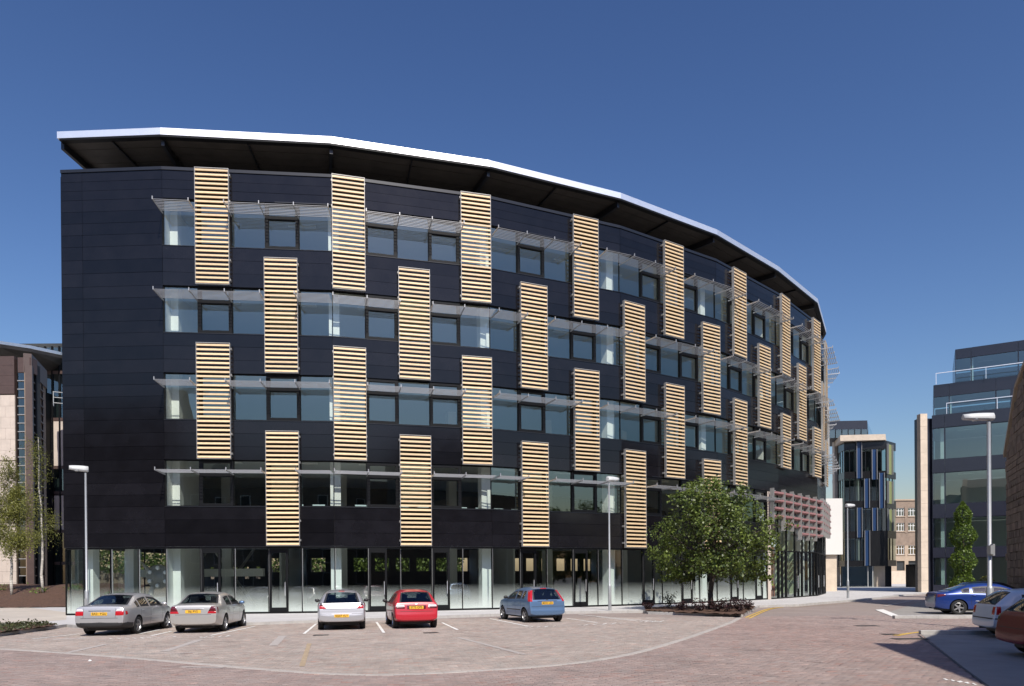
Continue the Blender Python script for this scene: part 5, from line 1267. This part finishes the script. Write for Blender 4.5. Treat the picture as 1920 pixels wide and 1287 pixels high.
W1.box('terrace', 0.1, 22, z_t1 - .25, z_t1 - .1, 0.2, 9, 'navy'); W1.box('side_wall', 0.0, 0.2, 0, z_t1, 0.2, 9, 'navy')
# first set-back storey (slightly back) and second
def storey(y, x0, zb, zw0, zw1, zt, balz):
    for a, b in zip([x0] + [x0 + 1.3 + 3.7 * q for q in range(5)], [x0 + 1.3 + 3.7 * q for q in range(5)] + [22]):
        W1.box('panel', a + .01, b - .01, zw1, zt, y, y + .2, 'navy')
        f_ = MB(); w_ = b - a; hh = zw1 - zb; f_.cbox(0, .05, .02, .14, 0, hh); f_.cbox(w_ - .05, w_, .02, .14, 0, hh); f_.cbox(.05, w_ - .05, .02, .14, 0, .08)
        if 3 < (a - x0) < 9: f_.cbox(w_ * .30, w_ * .36, .02, .14, .08, hh); f_.cbox(w_ * .62, w_ * .68, .02, .14, .08, hh)
        o = link('window', f_.mesh('window', 'navy'), nb, mw=W1.mw @ Matrix.Translation((a, y, zb))); W1.pane(a + .05, b - .05, zb + .08, zw1, y + .09, 'glass_far', o)
    W1.box('ceiling', x0 + .1, 22, zw1 + .12, zw1 + .3, y + .25, y + 6, 'ceiling'); W1.box('roof', x0, 22, zt - .2, zt - .02, y + .2, y + 8, 'navy'); W1.box('side_glass', x0, x0 + .06, zb, zt, y + .2, y + 8, 'navy'); W1.box('back_wall', x0 + .2, 22, zb, zw1, y + 6, y + 6.2, 'int_dark'); W1.box('column', x0 + 1.25, x0 + 1.5, zb, zw1, y + .5, y + .75, 'white_paint')
    for q in range(3): W1.box('ceiling_light', x0 + 2 + q * 4, x0 + 3.2 + q * 4, zw1 + .05, zw1 + .11, y + 2.5, y + 2.7, 'fixture')
storey(0.35, 0.15, z_t1 - .1, 0, zz(744), z_t2, 0)
x2, _ = W1.sx(1790, 700); x2 += 0.1
z_t3 = W1.sx(1793, 657)[1] + 0.5
storey(1.6, x2, z_t2 - .1, 0, z_t2 + 2.55, z_t3, 0)
for (x0, y, zb) in ((1.2, 0.1, z_t1), (0.35, 0.12, z_t2)):
    mb = MB(); bo_ = W1.box('handrail', x0, 22, zb + 1.02, zb + 1.08, y, y + .06, 'alu'); W1.pane(x0, 21.9, zb + .05, zb + 1.0, y + .03, 'balustrade_glass', bo_)
    for q in range(6): W1.box('post', x0 + q * 4, x0 + q * 4 + .05, zb, zb + 1.02, y + .005, y + .05, 'alu')
p_ = W1.mw @ Vector((8.2, 4, z_t3)); mb = MB(); mb.tube(p_, p_ + Vector((0, 0, 2.2)), .04, .02, n=6); mb.build('mast', 'iron', nb)
# cream stone fin wall at its corner: separate blocks
fin = thing('stone_pier', 'tall cream stone pier wall at the navy block corner', 'wall', tuple(A_ + Vector((-1.0, .5, 0))))
h_t = At(1733, 776, 68.5).z; xl, xr = px2(1727.5, 68.5)[0], px2(1740.5, 68.5)[0]; nb_ = 14
for q in range(nb_): MB().cbox(xl, xr, 68.5, 69.1, h_t * q / nb_ + (.012 if q else 0), h_t * (q + 1) / nb_).build('stone_block', 'stone_cream', fin)
MB().cbox(xr - .4, A_.x + .3, 69.3, 70, 0, At(1745, 785, 69.3).z).build('return_wall', 'navy', fin)
# little camera on a bracket
mb = MB(); q = At(1723, 861, 70); mb.tube(q, q + Vector((.35, 0, 0)), .05, n=6); mb.tube(q + Vector((-.15, 0, -.15)), q + Vector((.1, 0, .02)), .16, .10, n=8)
cmo = mb.build('security_camera', 'plastic_black'); tag(cmo, 'black security camera on the side of the cream stone pier', 'camera')
# glazed wing behind the pier
wg = thing('glazed_wing', 'slim teal glass wing overhanging beside the cream pier', 'building', (*px2(1724, 92), 0)); W2 = Wall(px2(1718.5, 92), px2(1760, 88), wg)
z0, z1 = W2.sx(1720, 1058)[1], W2.sx(1720, 868)[1]
W2.box('core', 0.05, 2.8, z0, z1 - .3, .6, 3, 'int_dark')
for q in range(4):
    a = z0 + (z1 - z0) * q / 4; b = z0 + (z1 - z0) * (q + 1) / 4; o = W2.box('panel', 0, 2.8, b - 1.0, b, 0, .15, 'navy'); W2.pane(0, 2.8, a, b - 1.0, .08, 'glass_far', o)
MB().cbox(px2(1722, 93)[0], px2(1722, 93)[0] + 2.5, 93, 96, 0, z0).build('base', 'black_panel', wg)

# ---- dark building with blue fins in the middle distance
db = thing('dark_facade_building', 'black glazed building with blue panels, pale fins and cream coping', 'building', (*px2(1625, 98), 0))
WF = [Wall(px2(1571, 101.5), px2(1584, 98.5), db), Wall(px2(1584, 98.5), px2(1664, 97.5), db), Wall(px2(1664, 97.5), px2(1681, 99.5), db)]
Wm = WF[1]; zf = lambda py: Wm.sx(1625, py)[1]
bands_ = [(zf(1062), zf(1051)), (zf(1010), zf(996)), (zf(954), zf(939)), (zf(897), zf(884)), (zf(843), zf(828))]
for wi, W_ in enumerate(WF):
    for (a, b) in bands_: W_.box('spandrel', 0, W_.L, a, b, 0, .2, 'black_panel')
    nd_ = 3 if wi != 1 else 8
    for (a, b), (c, d) in zip(bands_[:-1], bands_[1:]):
        for q in range(nd_):
            x0, x1 = W_.L * q / nd_, W_.L * (q + 1) / nd_
            o = W_.box('window', x0, x0 + .09, b, c, .04, .18, 'black_panel'); W_.pane(x0 + .09, x1, b, c, .10, 'glass_far', o)
        if wi == 1: W_.box('floor_slab', .1, W_.L, b - .6, b - .3, .3, 7, 'ceiling')
        if wi == 1: W_.box('soffit', .1, W_.L, c + .05, c + .1, .25, 6, 'ceiling')
        W_.box('back_wall', .1, W_.L - .1, b, c, 1.8, 2.0, 'stone_pale' if wi == 0 else 'int_dark')
def finpair(pxa, pxb, pya, pyb, col):
    W_ = WF[1] if pxb < 1664 else WF[2]
    a, b = W_.sx(pxa, 1000)[0], W_.sx(pxb, 1000)[0]; z0, z1 = zf(pyb), zf(pya)
    o = W_.box('fin_panel', a + .1, b - .1, z0, z1, -.06, -.02, col)
    for x in (a, b - .09): W_.box('fin', x, x + .07, z0, z1, -.30, -.03, 'fin_grey', o)
for pxa, pxb, pya, pyb, col in [(1606, 1616.5, 828, 897, 'blue_panel'), (1634.5, 1645, 844, 900, 'blue_panel'), (1663, 1672, 834, 890, 'lime_panel'), (1620, 1630.5, 898, 953, 'blue_panel'), (1648, 1658.5, 888, 954, 'blue_panel'), (1663, 1672, 903, 945, 'lime_panel'), (1606, 1616.5, 952, 1008, 'blue_panel'), (1634.5, 1645, 953, 996, 'blue_panel'), (1663, 1672, 956, 996, 'lime_panel'), (1620, 1630.5, 995, 1061, 'blue_panel')]: finpair(pxa, pxb, pya, pyb, col)
# black bay over the recessed ground floor, stone and glass below
Wm.box('lower_bay', Wm.sx(1630, 1000)[0], Wm.L, zf(1062), zf(996), -.25, -.02, 'black_panel')
Wm.box('stone_base', Wm.sx(1641, 1080)[0], Wm.sx(1664, 1080)[0], 0, zf(1062), 1.0, 2.0, 'stone_cream'); Wm.box('base', 0, Wm.sx(1640, 1080)[0], 0, zf(1062), 1.2, 2.0, 'black_panel'); Wm.box('base', Wm.sx(1665, 1080)[0], Wm.L + 1, 0, zf(1062), 1.6, 2.4, 'black_panel')
o = Wm.box('base_frame', -.4, -.25, 0, zf(1062), .3, .5, 'frame'); Wm.pane(-.25, Wm.sx(1640, 1080)[0], .1, zf(1062), .4, 'glass_far', o); Wm.box('door_post', 3.6, 3.72, 0, zf(1062), .3, .5, 'frame_light', o); Wm.box('door_post', 3.0, 3.1, 0, zf(1062), .3, .5, 'frame_light', o)
mb = MB(); ppts = [Vector((*px2(1566, 102.5), 0)), Vector((*px2(1577, 97.6), 0)), Vector((*px2(1662, 97.0), 0)), Vector((*px2(1664, 104), 0)), Vector((*px2(1569, 106), 0))]
mb.prism([(p.x, p.y) for p in ppts], zf(828) + .02, zf(817)); mb.build('coping', 'stone_cream', db)
MB().cbox(px2(1562, 102.5)[0], px2(1571, 102.5)[0], 101.8, 102.5, 0, zf(817) - .1).build('end_pier', 'stone_cream', db)
ph = [Vector((*px2(1556, 99.5), 0)), Vector((*px2(1628, 99.2), 0)), Vector((*px2(1630, 106), 0)), Vector((*px2(1556, 106), 0))]
mb = MB(); mb.prism([(p.x, p.y) for p in ph], zf(801), zf(785)); mb.build('penthouse', 'navy', db); mb = MB(); mb.prism([(p.x * .999 + .06, p.y + .15) for p in ph], zf(817), zf(801)); mb.build('penthouse_base', 'int_dark', db)
Wp = Wall(ph[0], ph[1], db)
for q in range(6): o = Wp.box('mullion', Wp.L * q / 6, Wp.L * q / 6 + .07, zf(817), zf(801), -.02, .06, 'frame'); Wp.pane(Wp.L * q / 6 + .07, Wp.L * (q + 1) / 6, zf(817), zf(801), .05, 'glass_far', o)
mb = MB(); a, b = ph[1], Vector((*px2(1640, 98), 0)); mb.face([(a.x, a.y, zf(787)), (b.x, b.y, zf(818)), (a.x, a.y, zf(818))]); mb.build('glass_screen', 'balustrade_glass', db)

# ---- white signboard wall and pale pier right of the entrance
sw = thing('white_wall_panel', 'blank white wall panel on a pale stone pier beyond the entrance', 'panel', (*px2(1562, 75), 0))
xa, xb = px2(1544, 75)[0], px2(1580.5, 75)[0]
MB().cbox(xa, xb, 75, 75.35, At(1562, 1040, 75).z, At(1562, 935, 75).z).build('panel', 'white_panel', sw); MB().cbox(px2(1547, 75.4)[0], px2(1569, 75.4)[0], 75.4, 76.4, 0, At(1562, 938, 75).z).build('pier', 'stone_cream', sw)

# ---- brown stone building closing the street
br = thing('brown_stone_building', 'brown stone office building with white casement windows closing the street', 'building', (*px2(1700, 140), 0)); W3 = Wall(px2(1670, 140), px2(1745, 140), br)
z3 = lambda py: W3.sx(1700, py)[1]
rowsz = [(z3(968), z3(952.5)), (z3(996), z3(980.5)), (z3(1040), z3(1023)), (z3(1070), z3(1052))]
cols_ = [(1681, 1696), (1703, 1718.5), (1725, 1740)]
ztop = z3(939); edges = [0] + [v_ for (a, b) in cols_ for v_ in (W3.sx(a, 1000)[0], W3.sx(b, 1000)[0])] + [W3.L]
prevz = 0
for ri, (a, b) in enumerate(rowsz[::-1]):
    W3.box('stone_course', 0, W3.L, prevz, a, 0, .6, ['stone_band', 'stone_band', 'stone_brown', 'stone_brown'][ri])
    for q in range(0, len(edges), 2): W3.box('pier', edges[q], edges[q + 1], a, b, 0.01, .6, ['stone_band', 'stone_band', 'stone_brown', 'stone_brown'][ri])
    for (pa, pb) in cols_:
        x0, x1 = W3.sx(pa, 1000)[0], W3.sx(pb, 1000)[0]
        if ri == 0: W3.box('window', x0, x1, a, b, .3, .4, 'int_dark'); continue
        f_ = MB(); w_, h_ = x1 - x0, b - a; f_.cbox(0, .1, .2, .3, 0, h_); f_.cbox(w_ - .1, w_, .2, .3, 0, h_); f_.cbox(.1, w_ - .1, .2, .3, 0, .1); f_.cbox(.1, w_ - .1, .2, .3, h_ - .1, h_)
        for q in (1, 2): f_.cbox(w_ * q / 3 - .05, w_ * q / 3 + .05, .2, .3, .1, h_ - .1)
        f_.cbox(.1, w_ - .1, .21, .29, h_ * .62, h_ * .62 + .09)
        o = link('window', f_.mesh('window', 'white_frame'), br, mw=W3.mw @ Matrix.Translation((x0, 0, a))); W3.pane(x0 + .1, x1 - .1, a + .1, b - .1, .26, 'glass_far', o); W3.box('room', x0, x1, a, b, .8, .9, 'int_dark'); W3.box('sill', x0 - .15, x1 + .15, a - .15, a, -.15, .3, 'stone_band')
    prevz = b
W3.box('stone_course', 0, W3.L, prevz, ztop, 0, .6, 'stone_brown'); W3.box('cornice', 0, W3.L, ztop, ztop + .25, -.2, .6, 'stone_band'); W3.box('rear_block', 0, W3.L, 0, ztop - .3, .95, 12, 'stone_brown')
sep = W3.sx(1699, 1000)[0]; W3.box('pilaster', sep - .25, sep + .25, z3(1000), z3(950), -.08, -.0, 'stone_brown')
cw = tag(MB().cbox(px2(1660, 125)[0], px2(1745, 125)[0], 125, 125.4, 0, At(1700, 1071, 125).z).build('boundary_wall', 'stone_cream'), 'low cream boundary wall in front of the brown stone building', 'wall')

# ---- stone gable house at the right edge: rubble stones on its shaded flank
gb = thing('stone_gable_house', 'old brown rubble stone gable wall at the street edge beside the lamp', 'building', (31, 45, 0))
P1 = Vector((*px2(1884, 45), 0)); P2 = Vector((*px2(1932, 38.5), 0)); ext = (P2 - P1).normalized(); P3 = P1 + ext * 15; W4 = Wall(P1, P3, gb)
def w4(px, py): return W4.sx(px, py)
prof4 = [(0, 0), (15, 0), (15, 7.5), (9.5, 14.2), (w4(1919, 690)[0], w4(1919, 690)[1]), (w4(1904, 729)[0], w4(1904, 729)[1]), (0, w4(1885, 856)[1])]
mb = MB(); n = len(prof4); mb.v = [(s_, 0.12, z) for s_, z in prof4] + [(s_, 8.0, z) for s_, z in prof4]; mb.f = [tuple(range(n)), tuple(range(2 * n - 1, n - 1, -1))] + [((i + 1) % n, i, n + i, n + (i + 1) % n) for i in range(n)]; mb.m = [0] * len(mb.f)
me = mb.mesh('gable_wall', 'mortar'); bm = bmesh.new(); bm.from_mesh(me); bmesh.ops.recalc_face_normals(bm, faces=bm.faces); bm.to_mesh(me); bm.free(); gw = link('gable_wall', me, gb, mw=W4.mw)
cnt = 0; z = 0.05; stones_m = []
pf2 = [(s_, z_) for s_, z_ in prof4]
while z < 13.5:
    h_ = random.uniform(.32, .52); x = random.uniform(-.3, 0)
    while x < 6.0:
        w_ = random.uniform(.4, 1.0)
        if x > 0 and inside((x + .05, z + h_), pf2) and inside((x + w_ - .05, z + h_), pf2):
            key = (int(w_ * 12), int(h_ * 16))
            def mk():
                bm = bmesh.new(); bmesh.ops.create_cube(bm, size=1)
                for v in bm.verts: v.co = Vector(((v.co.x + .5) * (w_ - .03) + random.gauss(0, .008), v.co.y * .16 + random.gauss(0, .008), (v.co.z + .5) * (h_ - .03) + random.gauss(0, .008)))
                me = bpy.data.meshes.new('stone'); c = random.uniform(.7, 1.35); bm.to_mesh(me); bm.free()
                at = me.color_attributes.new('col', 'FLOAT_COLOR', 'POINT')
                for d in at.data: d.color = (.155 * c, .115 * c * random.uniform(.95, 1.03), .085 * c, 1)
                me.materials.append(M['rubble']); return me
            if cnt < 290: link('stone', cached(('stone', key), mk), gw, mw=W4.mw @ Matrix.Translation((x, .10, z))); cnt += 1
        x += w_
    z += h_
MB().v
cp = [prof4[6], prof4[5], prof4[4], prof4[3]]
for (s0, z0), (s1, z1) in zip(cp[:-1], cp[1:]):
    mb = MB(); mb.box((s0, -.05, z0), (s1 - s0, 0, z1 - z0), (0, .5, 0), (-.05, 0, .22)); link('coping', mb.mesh('coping', 'stone_band'), gb, mw=W4.mw)

# ---- house just outside the frame that throws the shadow on the lower right
hs = thing('stone_house', 'stone house beside the road whose shadow falls over the maroon car', 'building', (14, 4, 0))
SH = Vector((-math.sin(SUN_AZ), math.cos(SUN_AZ), 0)) / math.tan(SUN_EL)
HH = 10.0
def under(px, py, h): p = G(px, py); return p - SH * h
tipc = under(1636, 1206, HH); e1 = under(1852, 1288, HH); c2 = under(1745, 1212, HH - 0.9); c3 = under(1790, 1176.5, HH); c4 = under(1835, 1175, HH)
poly = [(e1 - (tipc - e1) * 1.2), e1, tipc, Vector((c2.x, tipc.y - .35, 0)), c3, c4 + Vector((12, 1.0, 0)), Vector((c4.x + 12, -8, 0))]
pol = ccw([(p.x, p.y) for p in poly]); mb = MB(); mb.prism(pol, 0, HH); mb.build('wall', 'stone_rubble', hs)
mb = MB(); cx = sum(p[0] for p in pol) / len(pol); cy = sum(p[1] for p in pol) / len(pol); ins = [(p[0] * .8 + cx * .2, p[1] * .8 + cy * .2) for p in pol]; mb.prism(ins, HH, HH + .4); mb.build('roof', 'slate', hs)
MB().cbox(15.5, 34, -20, -6.5, 0, 20).build('sky_blocker', 'stone_rubble', hs)  # unseen block added behind the camera to keep skylight off the shaded apron

# ---- stone clad building on the left
lb = thing('stone_clad_building', 'cream stone building with brown panels, narrow glass bay and curved metal roof', 'building', (*px2(20, 60), 0))
Y0 = 60.0
X = lambda px, Y=Y0: px2(px, Y)[0]
Zp = lambda py, px=30, Y=Y0: At(px, py, Y).z
WL = Wall((X(-60), Y0), (X(30), Y0), lb); wl = WL.L
# cream stone blocks
xb0 = WL.sx(-60, 900)[0]; xb1 = WL.sx(29, 900)[0]; zb_, zt_ = 0.8, Zp(741)
courses = 18
for ci in range(courses):
    a = zb_ + (zt_ - zb_) * ci / courses; b = zb_ + (zt_ - zb_) * (ci + 1) / courses
    gap = .10 if ci in (6, 12) else .012
    nblk = 5; o = .5 if ci % 2 else 0
    for q in range(nblk + 1):
        x0 = max(xb0, xb0 + (xb1 - xb0) * (q - o) / nblk); x1 = min(xb1, xb0 + (xb1 - xb0) * (q + 1 - o) / nblk)
        if x1 - x0 > .1: WL.box('stone_block', x0 + .006, x1 - .006, a + gap, b, 0, .12, 'stone_pale')
WL.box('wall', xb0, xb1, 0, Zp(741), .13, 1.0, 'panel_brown')
for q in range(4): a = Zp(741) + (Zp(668) - Zp(741)) * q / 4; b = Zp(741) + (Zp(668) - Zp(741)) * (q + 1) / 4; WL.box('panel', xb0, xb1, a + .1 * (q == 0), b - .012, -.03, .12, 'panel_brown')
WL.box('panel_core', xb0, xb1, Zp(741), Zp(669), .13, 1.0, 'panel_brown')
WL.box('recess', WL.sx(29, 900)[0], WL.sx(36, 900)[0], 0, Zp(672), .3, 1.0, 'frame')
# glass bay with fins
xg0, xg1 = WL.sx(36, 900)[0], WL.sx(58, 900)[0]
zg0, zg1 = Zp(1080), Zp(699); nf = 24
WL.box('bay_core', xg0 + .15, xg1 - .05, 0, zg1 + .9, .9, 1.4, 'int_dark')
WL.box('bay_cap', xg0, xg1 + .1, zg1, zg1 + 1.25, -.05, .8, 'panel_brown')
for q in range(nf):
    a = zg0 + (zg1 - zg0) * q / nf; b = zg0 + (zg1 - zg0) * (q + 1) / nf; o = WL.box('fin', xg0, xg1, a - .035, a + .035, -.14, .05, 'steel_grey'); WL.pane(xg0, xg1, a + .035, b - .035, .02, 'glass_far', o)
# receding side of the bay with its shadow bars
S0 = Vector((X(62), Y0, 0)); S1 = Vector((*px2(91, 65), 0)); WS = Wall(S0, S1, lb); zs = lambda py: WS.sx(62, py)[1]
WS.box('side_wall', 0, WS.L, 0, zs(690), 0.1, .5, 'stone_brown'); WS.box('side_cap', 0, WS.L, zs(690) - .6, zs(690) + 1.0, -.04, .55, 'panel_brown'); WS.box('post', -.15, .25, 0, zs(690), -.1, .4, 'panel_brown'); WS.box('post', WS.L * .72, WS.L * .72 + .12, 0, zs(690), -.02, .08, 'panel_brown')
for q in range(24): z = zg0 + (zg1 - zg0) * q / 24; WS.box('fin', .26, WS.L * .72 - .02, z - .05, z + .05, -.10, .09, 'panel_brown')  # brown bars built where the bay fins only cast shadows
# set-back glazed wall under the curved roof
WB = Wall(px2(-60, 69), px2(140, 69), lb); zbk = lambda py: WB.sx(60, py)[1]
WB.box('back_core', 0, WB.L, 0, zbk(640), .7, 3, 'int_dark')
for q in range(15):
    x0 = WB.L * q / 15; x1 = WB.L * (q + 1) / 15; o = WB.box('mullion', x0, x0 + .14, 1, zbk(650), -.06, .12, 'frame'); 
    for zz0, zz1, m_ in ((zbk(1095), zbk(1060), 'glass_far'), (zbk(1055), zbk(1000), 'glass_far'), (zbk(995), zbk(930), 'stone_pale'), (zbk(920), zbk(880), 'glass_far'), (zbk(875), zbk(790), 'stone_pale'), (zbk(785), zbk(700), 'glass_far'), (zbk(698), zbk(652), 'glass_far')):
        if m_ == 'glass_far': WB.pane(x0 + .14, x1, zz0, zz1, .05, m_, o)
        else: WB.box('panel', x0 + .15, x1 - .01, zz0, zz1, .0, .1, 'stone_pale')
for py in (1057, 997, 925, 877, 787, 699): WB.box('transom', 0, WB.L, zbk(py) - .15, zbk(py) + .15, -.04, .14, 'panel_brown')
WB.box('duct', WB.sx(91, 900)[0], WB.sx(98, 900)[0], 1, zbk(740), -1.2, -.07, 'frame')
# roof edge: falls to the right
ra_ = At(-80, 624, 60); rb_ = At(0, 640, 62); rc_ = At(60, 649, 65); rd_ = At(120, 662, 69)
for a, b in ((ra_, rb_), (rb_, rc_), (rc_, rd_)):
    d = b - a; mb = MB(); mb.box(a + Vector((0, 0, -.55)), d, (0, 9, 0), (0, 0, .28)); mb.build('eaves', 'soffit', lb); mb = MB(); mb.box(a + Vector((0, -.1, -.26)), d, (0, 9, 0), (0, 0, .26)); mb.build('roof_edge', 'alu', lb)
# balcony rail
rl = MB(); a = At(100, 735, 66); 
for dz in (0, .5, 1.0): rl.tube(a + Vector((0, 0, dz - 1)), a + Vector((2.5, .3, dz - 1.2)), .04, n=5)
for dx in (0, 1.2): rl.tube(a + Vector((dx, 0, -1.3)), a + Vector((dx, 0, .05)), .04, n=5)
rl.build('balcony_rail', 'frame_light', lb)

# ---- gear-like sculpture inside the glazed corner
cp = fp(-1, END * .70, -2.2, 2.05); sc_ = thing('sculpture', 'grey metal disc sculpture with spikes inside the glazed corner', 'sculpture', (cp.x, cp.y, BZ))
mb = MB(); mb.lathe([(.001, -.12), (.30, -.12), (.34, -.06), (.62, -.06), (.66, 0), (.62, .1), (.001, .1)], 32, 'Y', tuple(cp)); mb.build('disc', 'steel_grey', sc_, smooth=True)
for q in range(6):
    a = q * 1.047 + .5; mb = MB(); mb.lathe([(.001, -.16), (.10, -.15), (.12, -.05)], 12, 'Y', (cp.x + .48 * math.cos(a), cp.y, cp.z + .48 * math.sin(a))); mb.build('bolt', 'alu', sc_)
mb = MB(); mb.tube(cp + Vector((-.45, 0, .3)), cp + Vector((-.95, 0, .85)), .16, .01, n=8); mb.build('spike', 'steel_grey', sc_); mb = MB(); mb.tube(cp + Vector((.45, 0, -.4)), cp + Vector((.9, -.1, -1.0)), .14, .03, n=8); mb.build('spike', 'steel_grey', sc_); mb = MB(); mb.tube(cp + Vector((-.3, 0, -.5)), cp + Vector((-.7, 0, -1.92)), .12, .2, n=8); mb.build('stand', 'steel_grey', sc_)

# ---- stone terrace across the road behind the viewer; it is what the dark glass mirrors
def terrace(x0, x1, y, h, roofh, lab):
    t = thing('terrace_house', lab, 'building', ((x0 + x1) / 2, y, 0), 'houses across the road'); Wt = Wall((x1, y), (x0, y), t); L = Wt.L
    Wt.box('wall', 0, L, 0, h, .3, 9, 'stone_rubble')
    mb = MB(); mb.v = [(0, -.3, h), (L, -.3, h), (L, 9.3, h), (0, 9.3, h), (0.0, 4.5, h + roofh), (L - .0, 4.5, h + roofh)]; mb.f = [(0, 1, 5, 4), (2, 3, 4, 5), (1, 2, 5), (3, 0, 4), (3, 2, 1, 0)]; mb.m = [0] * 5; link('roof', mb.mesh('roof', 'slate'), t, mw=Wt.mw)
    n = max(2, int(L / 3)); nf_ = int(h / 3.4)
    for f_ in range(nf_):
        for q in range(n):
            x = L * (q + .5) / n; z = 1.2 + f_ * 3.3
            o = Wt.box('window', x - .65, x + .65, z, z + 1.9, .22, .31, 'white_frame'); Wt.box('glazing', x - .55, x + .55, z + .1, z + 1.8, .19, .215, 'plastic_black', o); Wt.box('sill', x - .8, x + .8, z - .15, z, .1, .3, 'stone_band', o)
    for cxx in (L * .12, L * .8): Wt.box('chimney', cxx, cxx + 1.4, h + roofh * .5, h + roofh + 1.6, 4.0, 5.2, 'stone_rubble')
terrace(-90, -32, -24, 24.0, 3.5, 'tall dark stone terrace house across the road')
terrace(-31.5, -2, -25, 15.5, 3.0, 'middle stone terrace house across the road')
terrace(-1.5, 34, -25, 16.5, 3.0, 'long stone terrace house across the road')
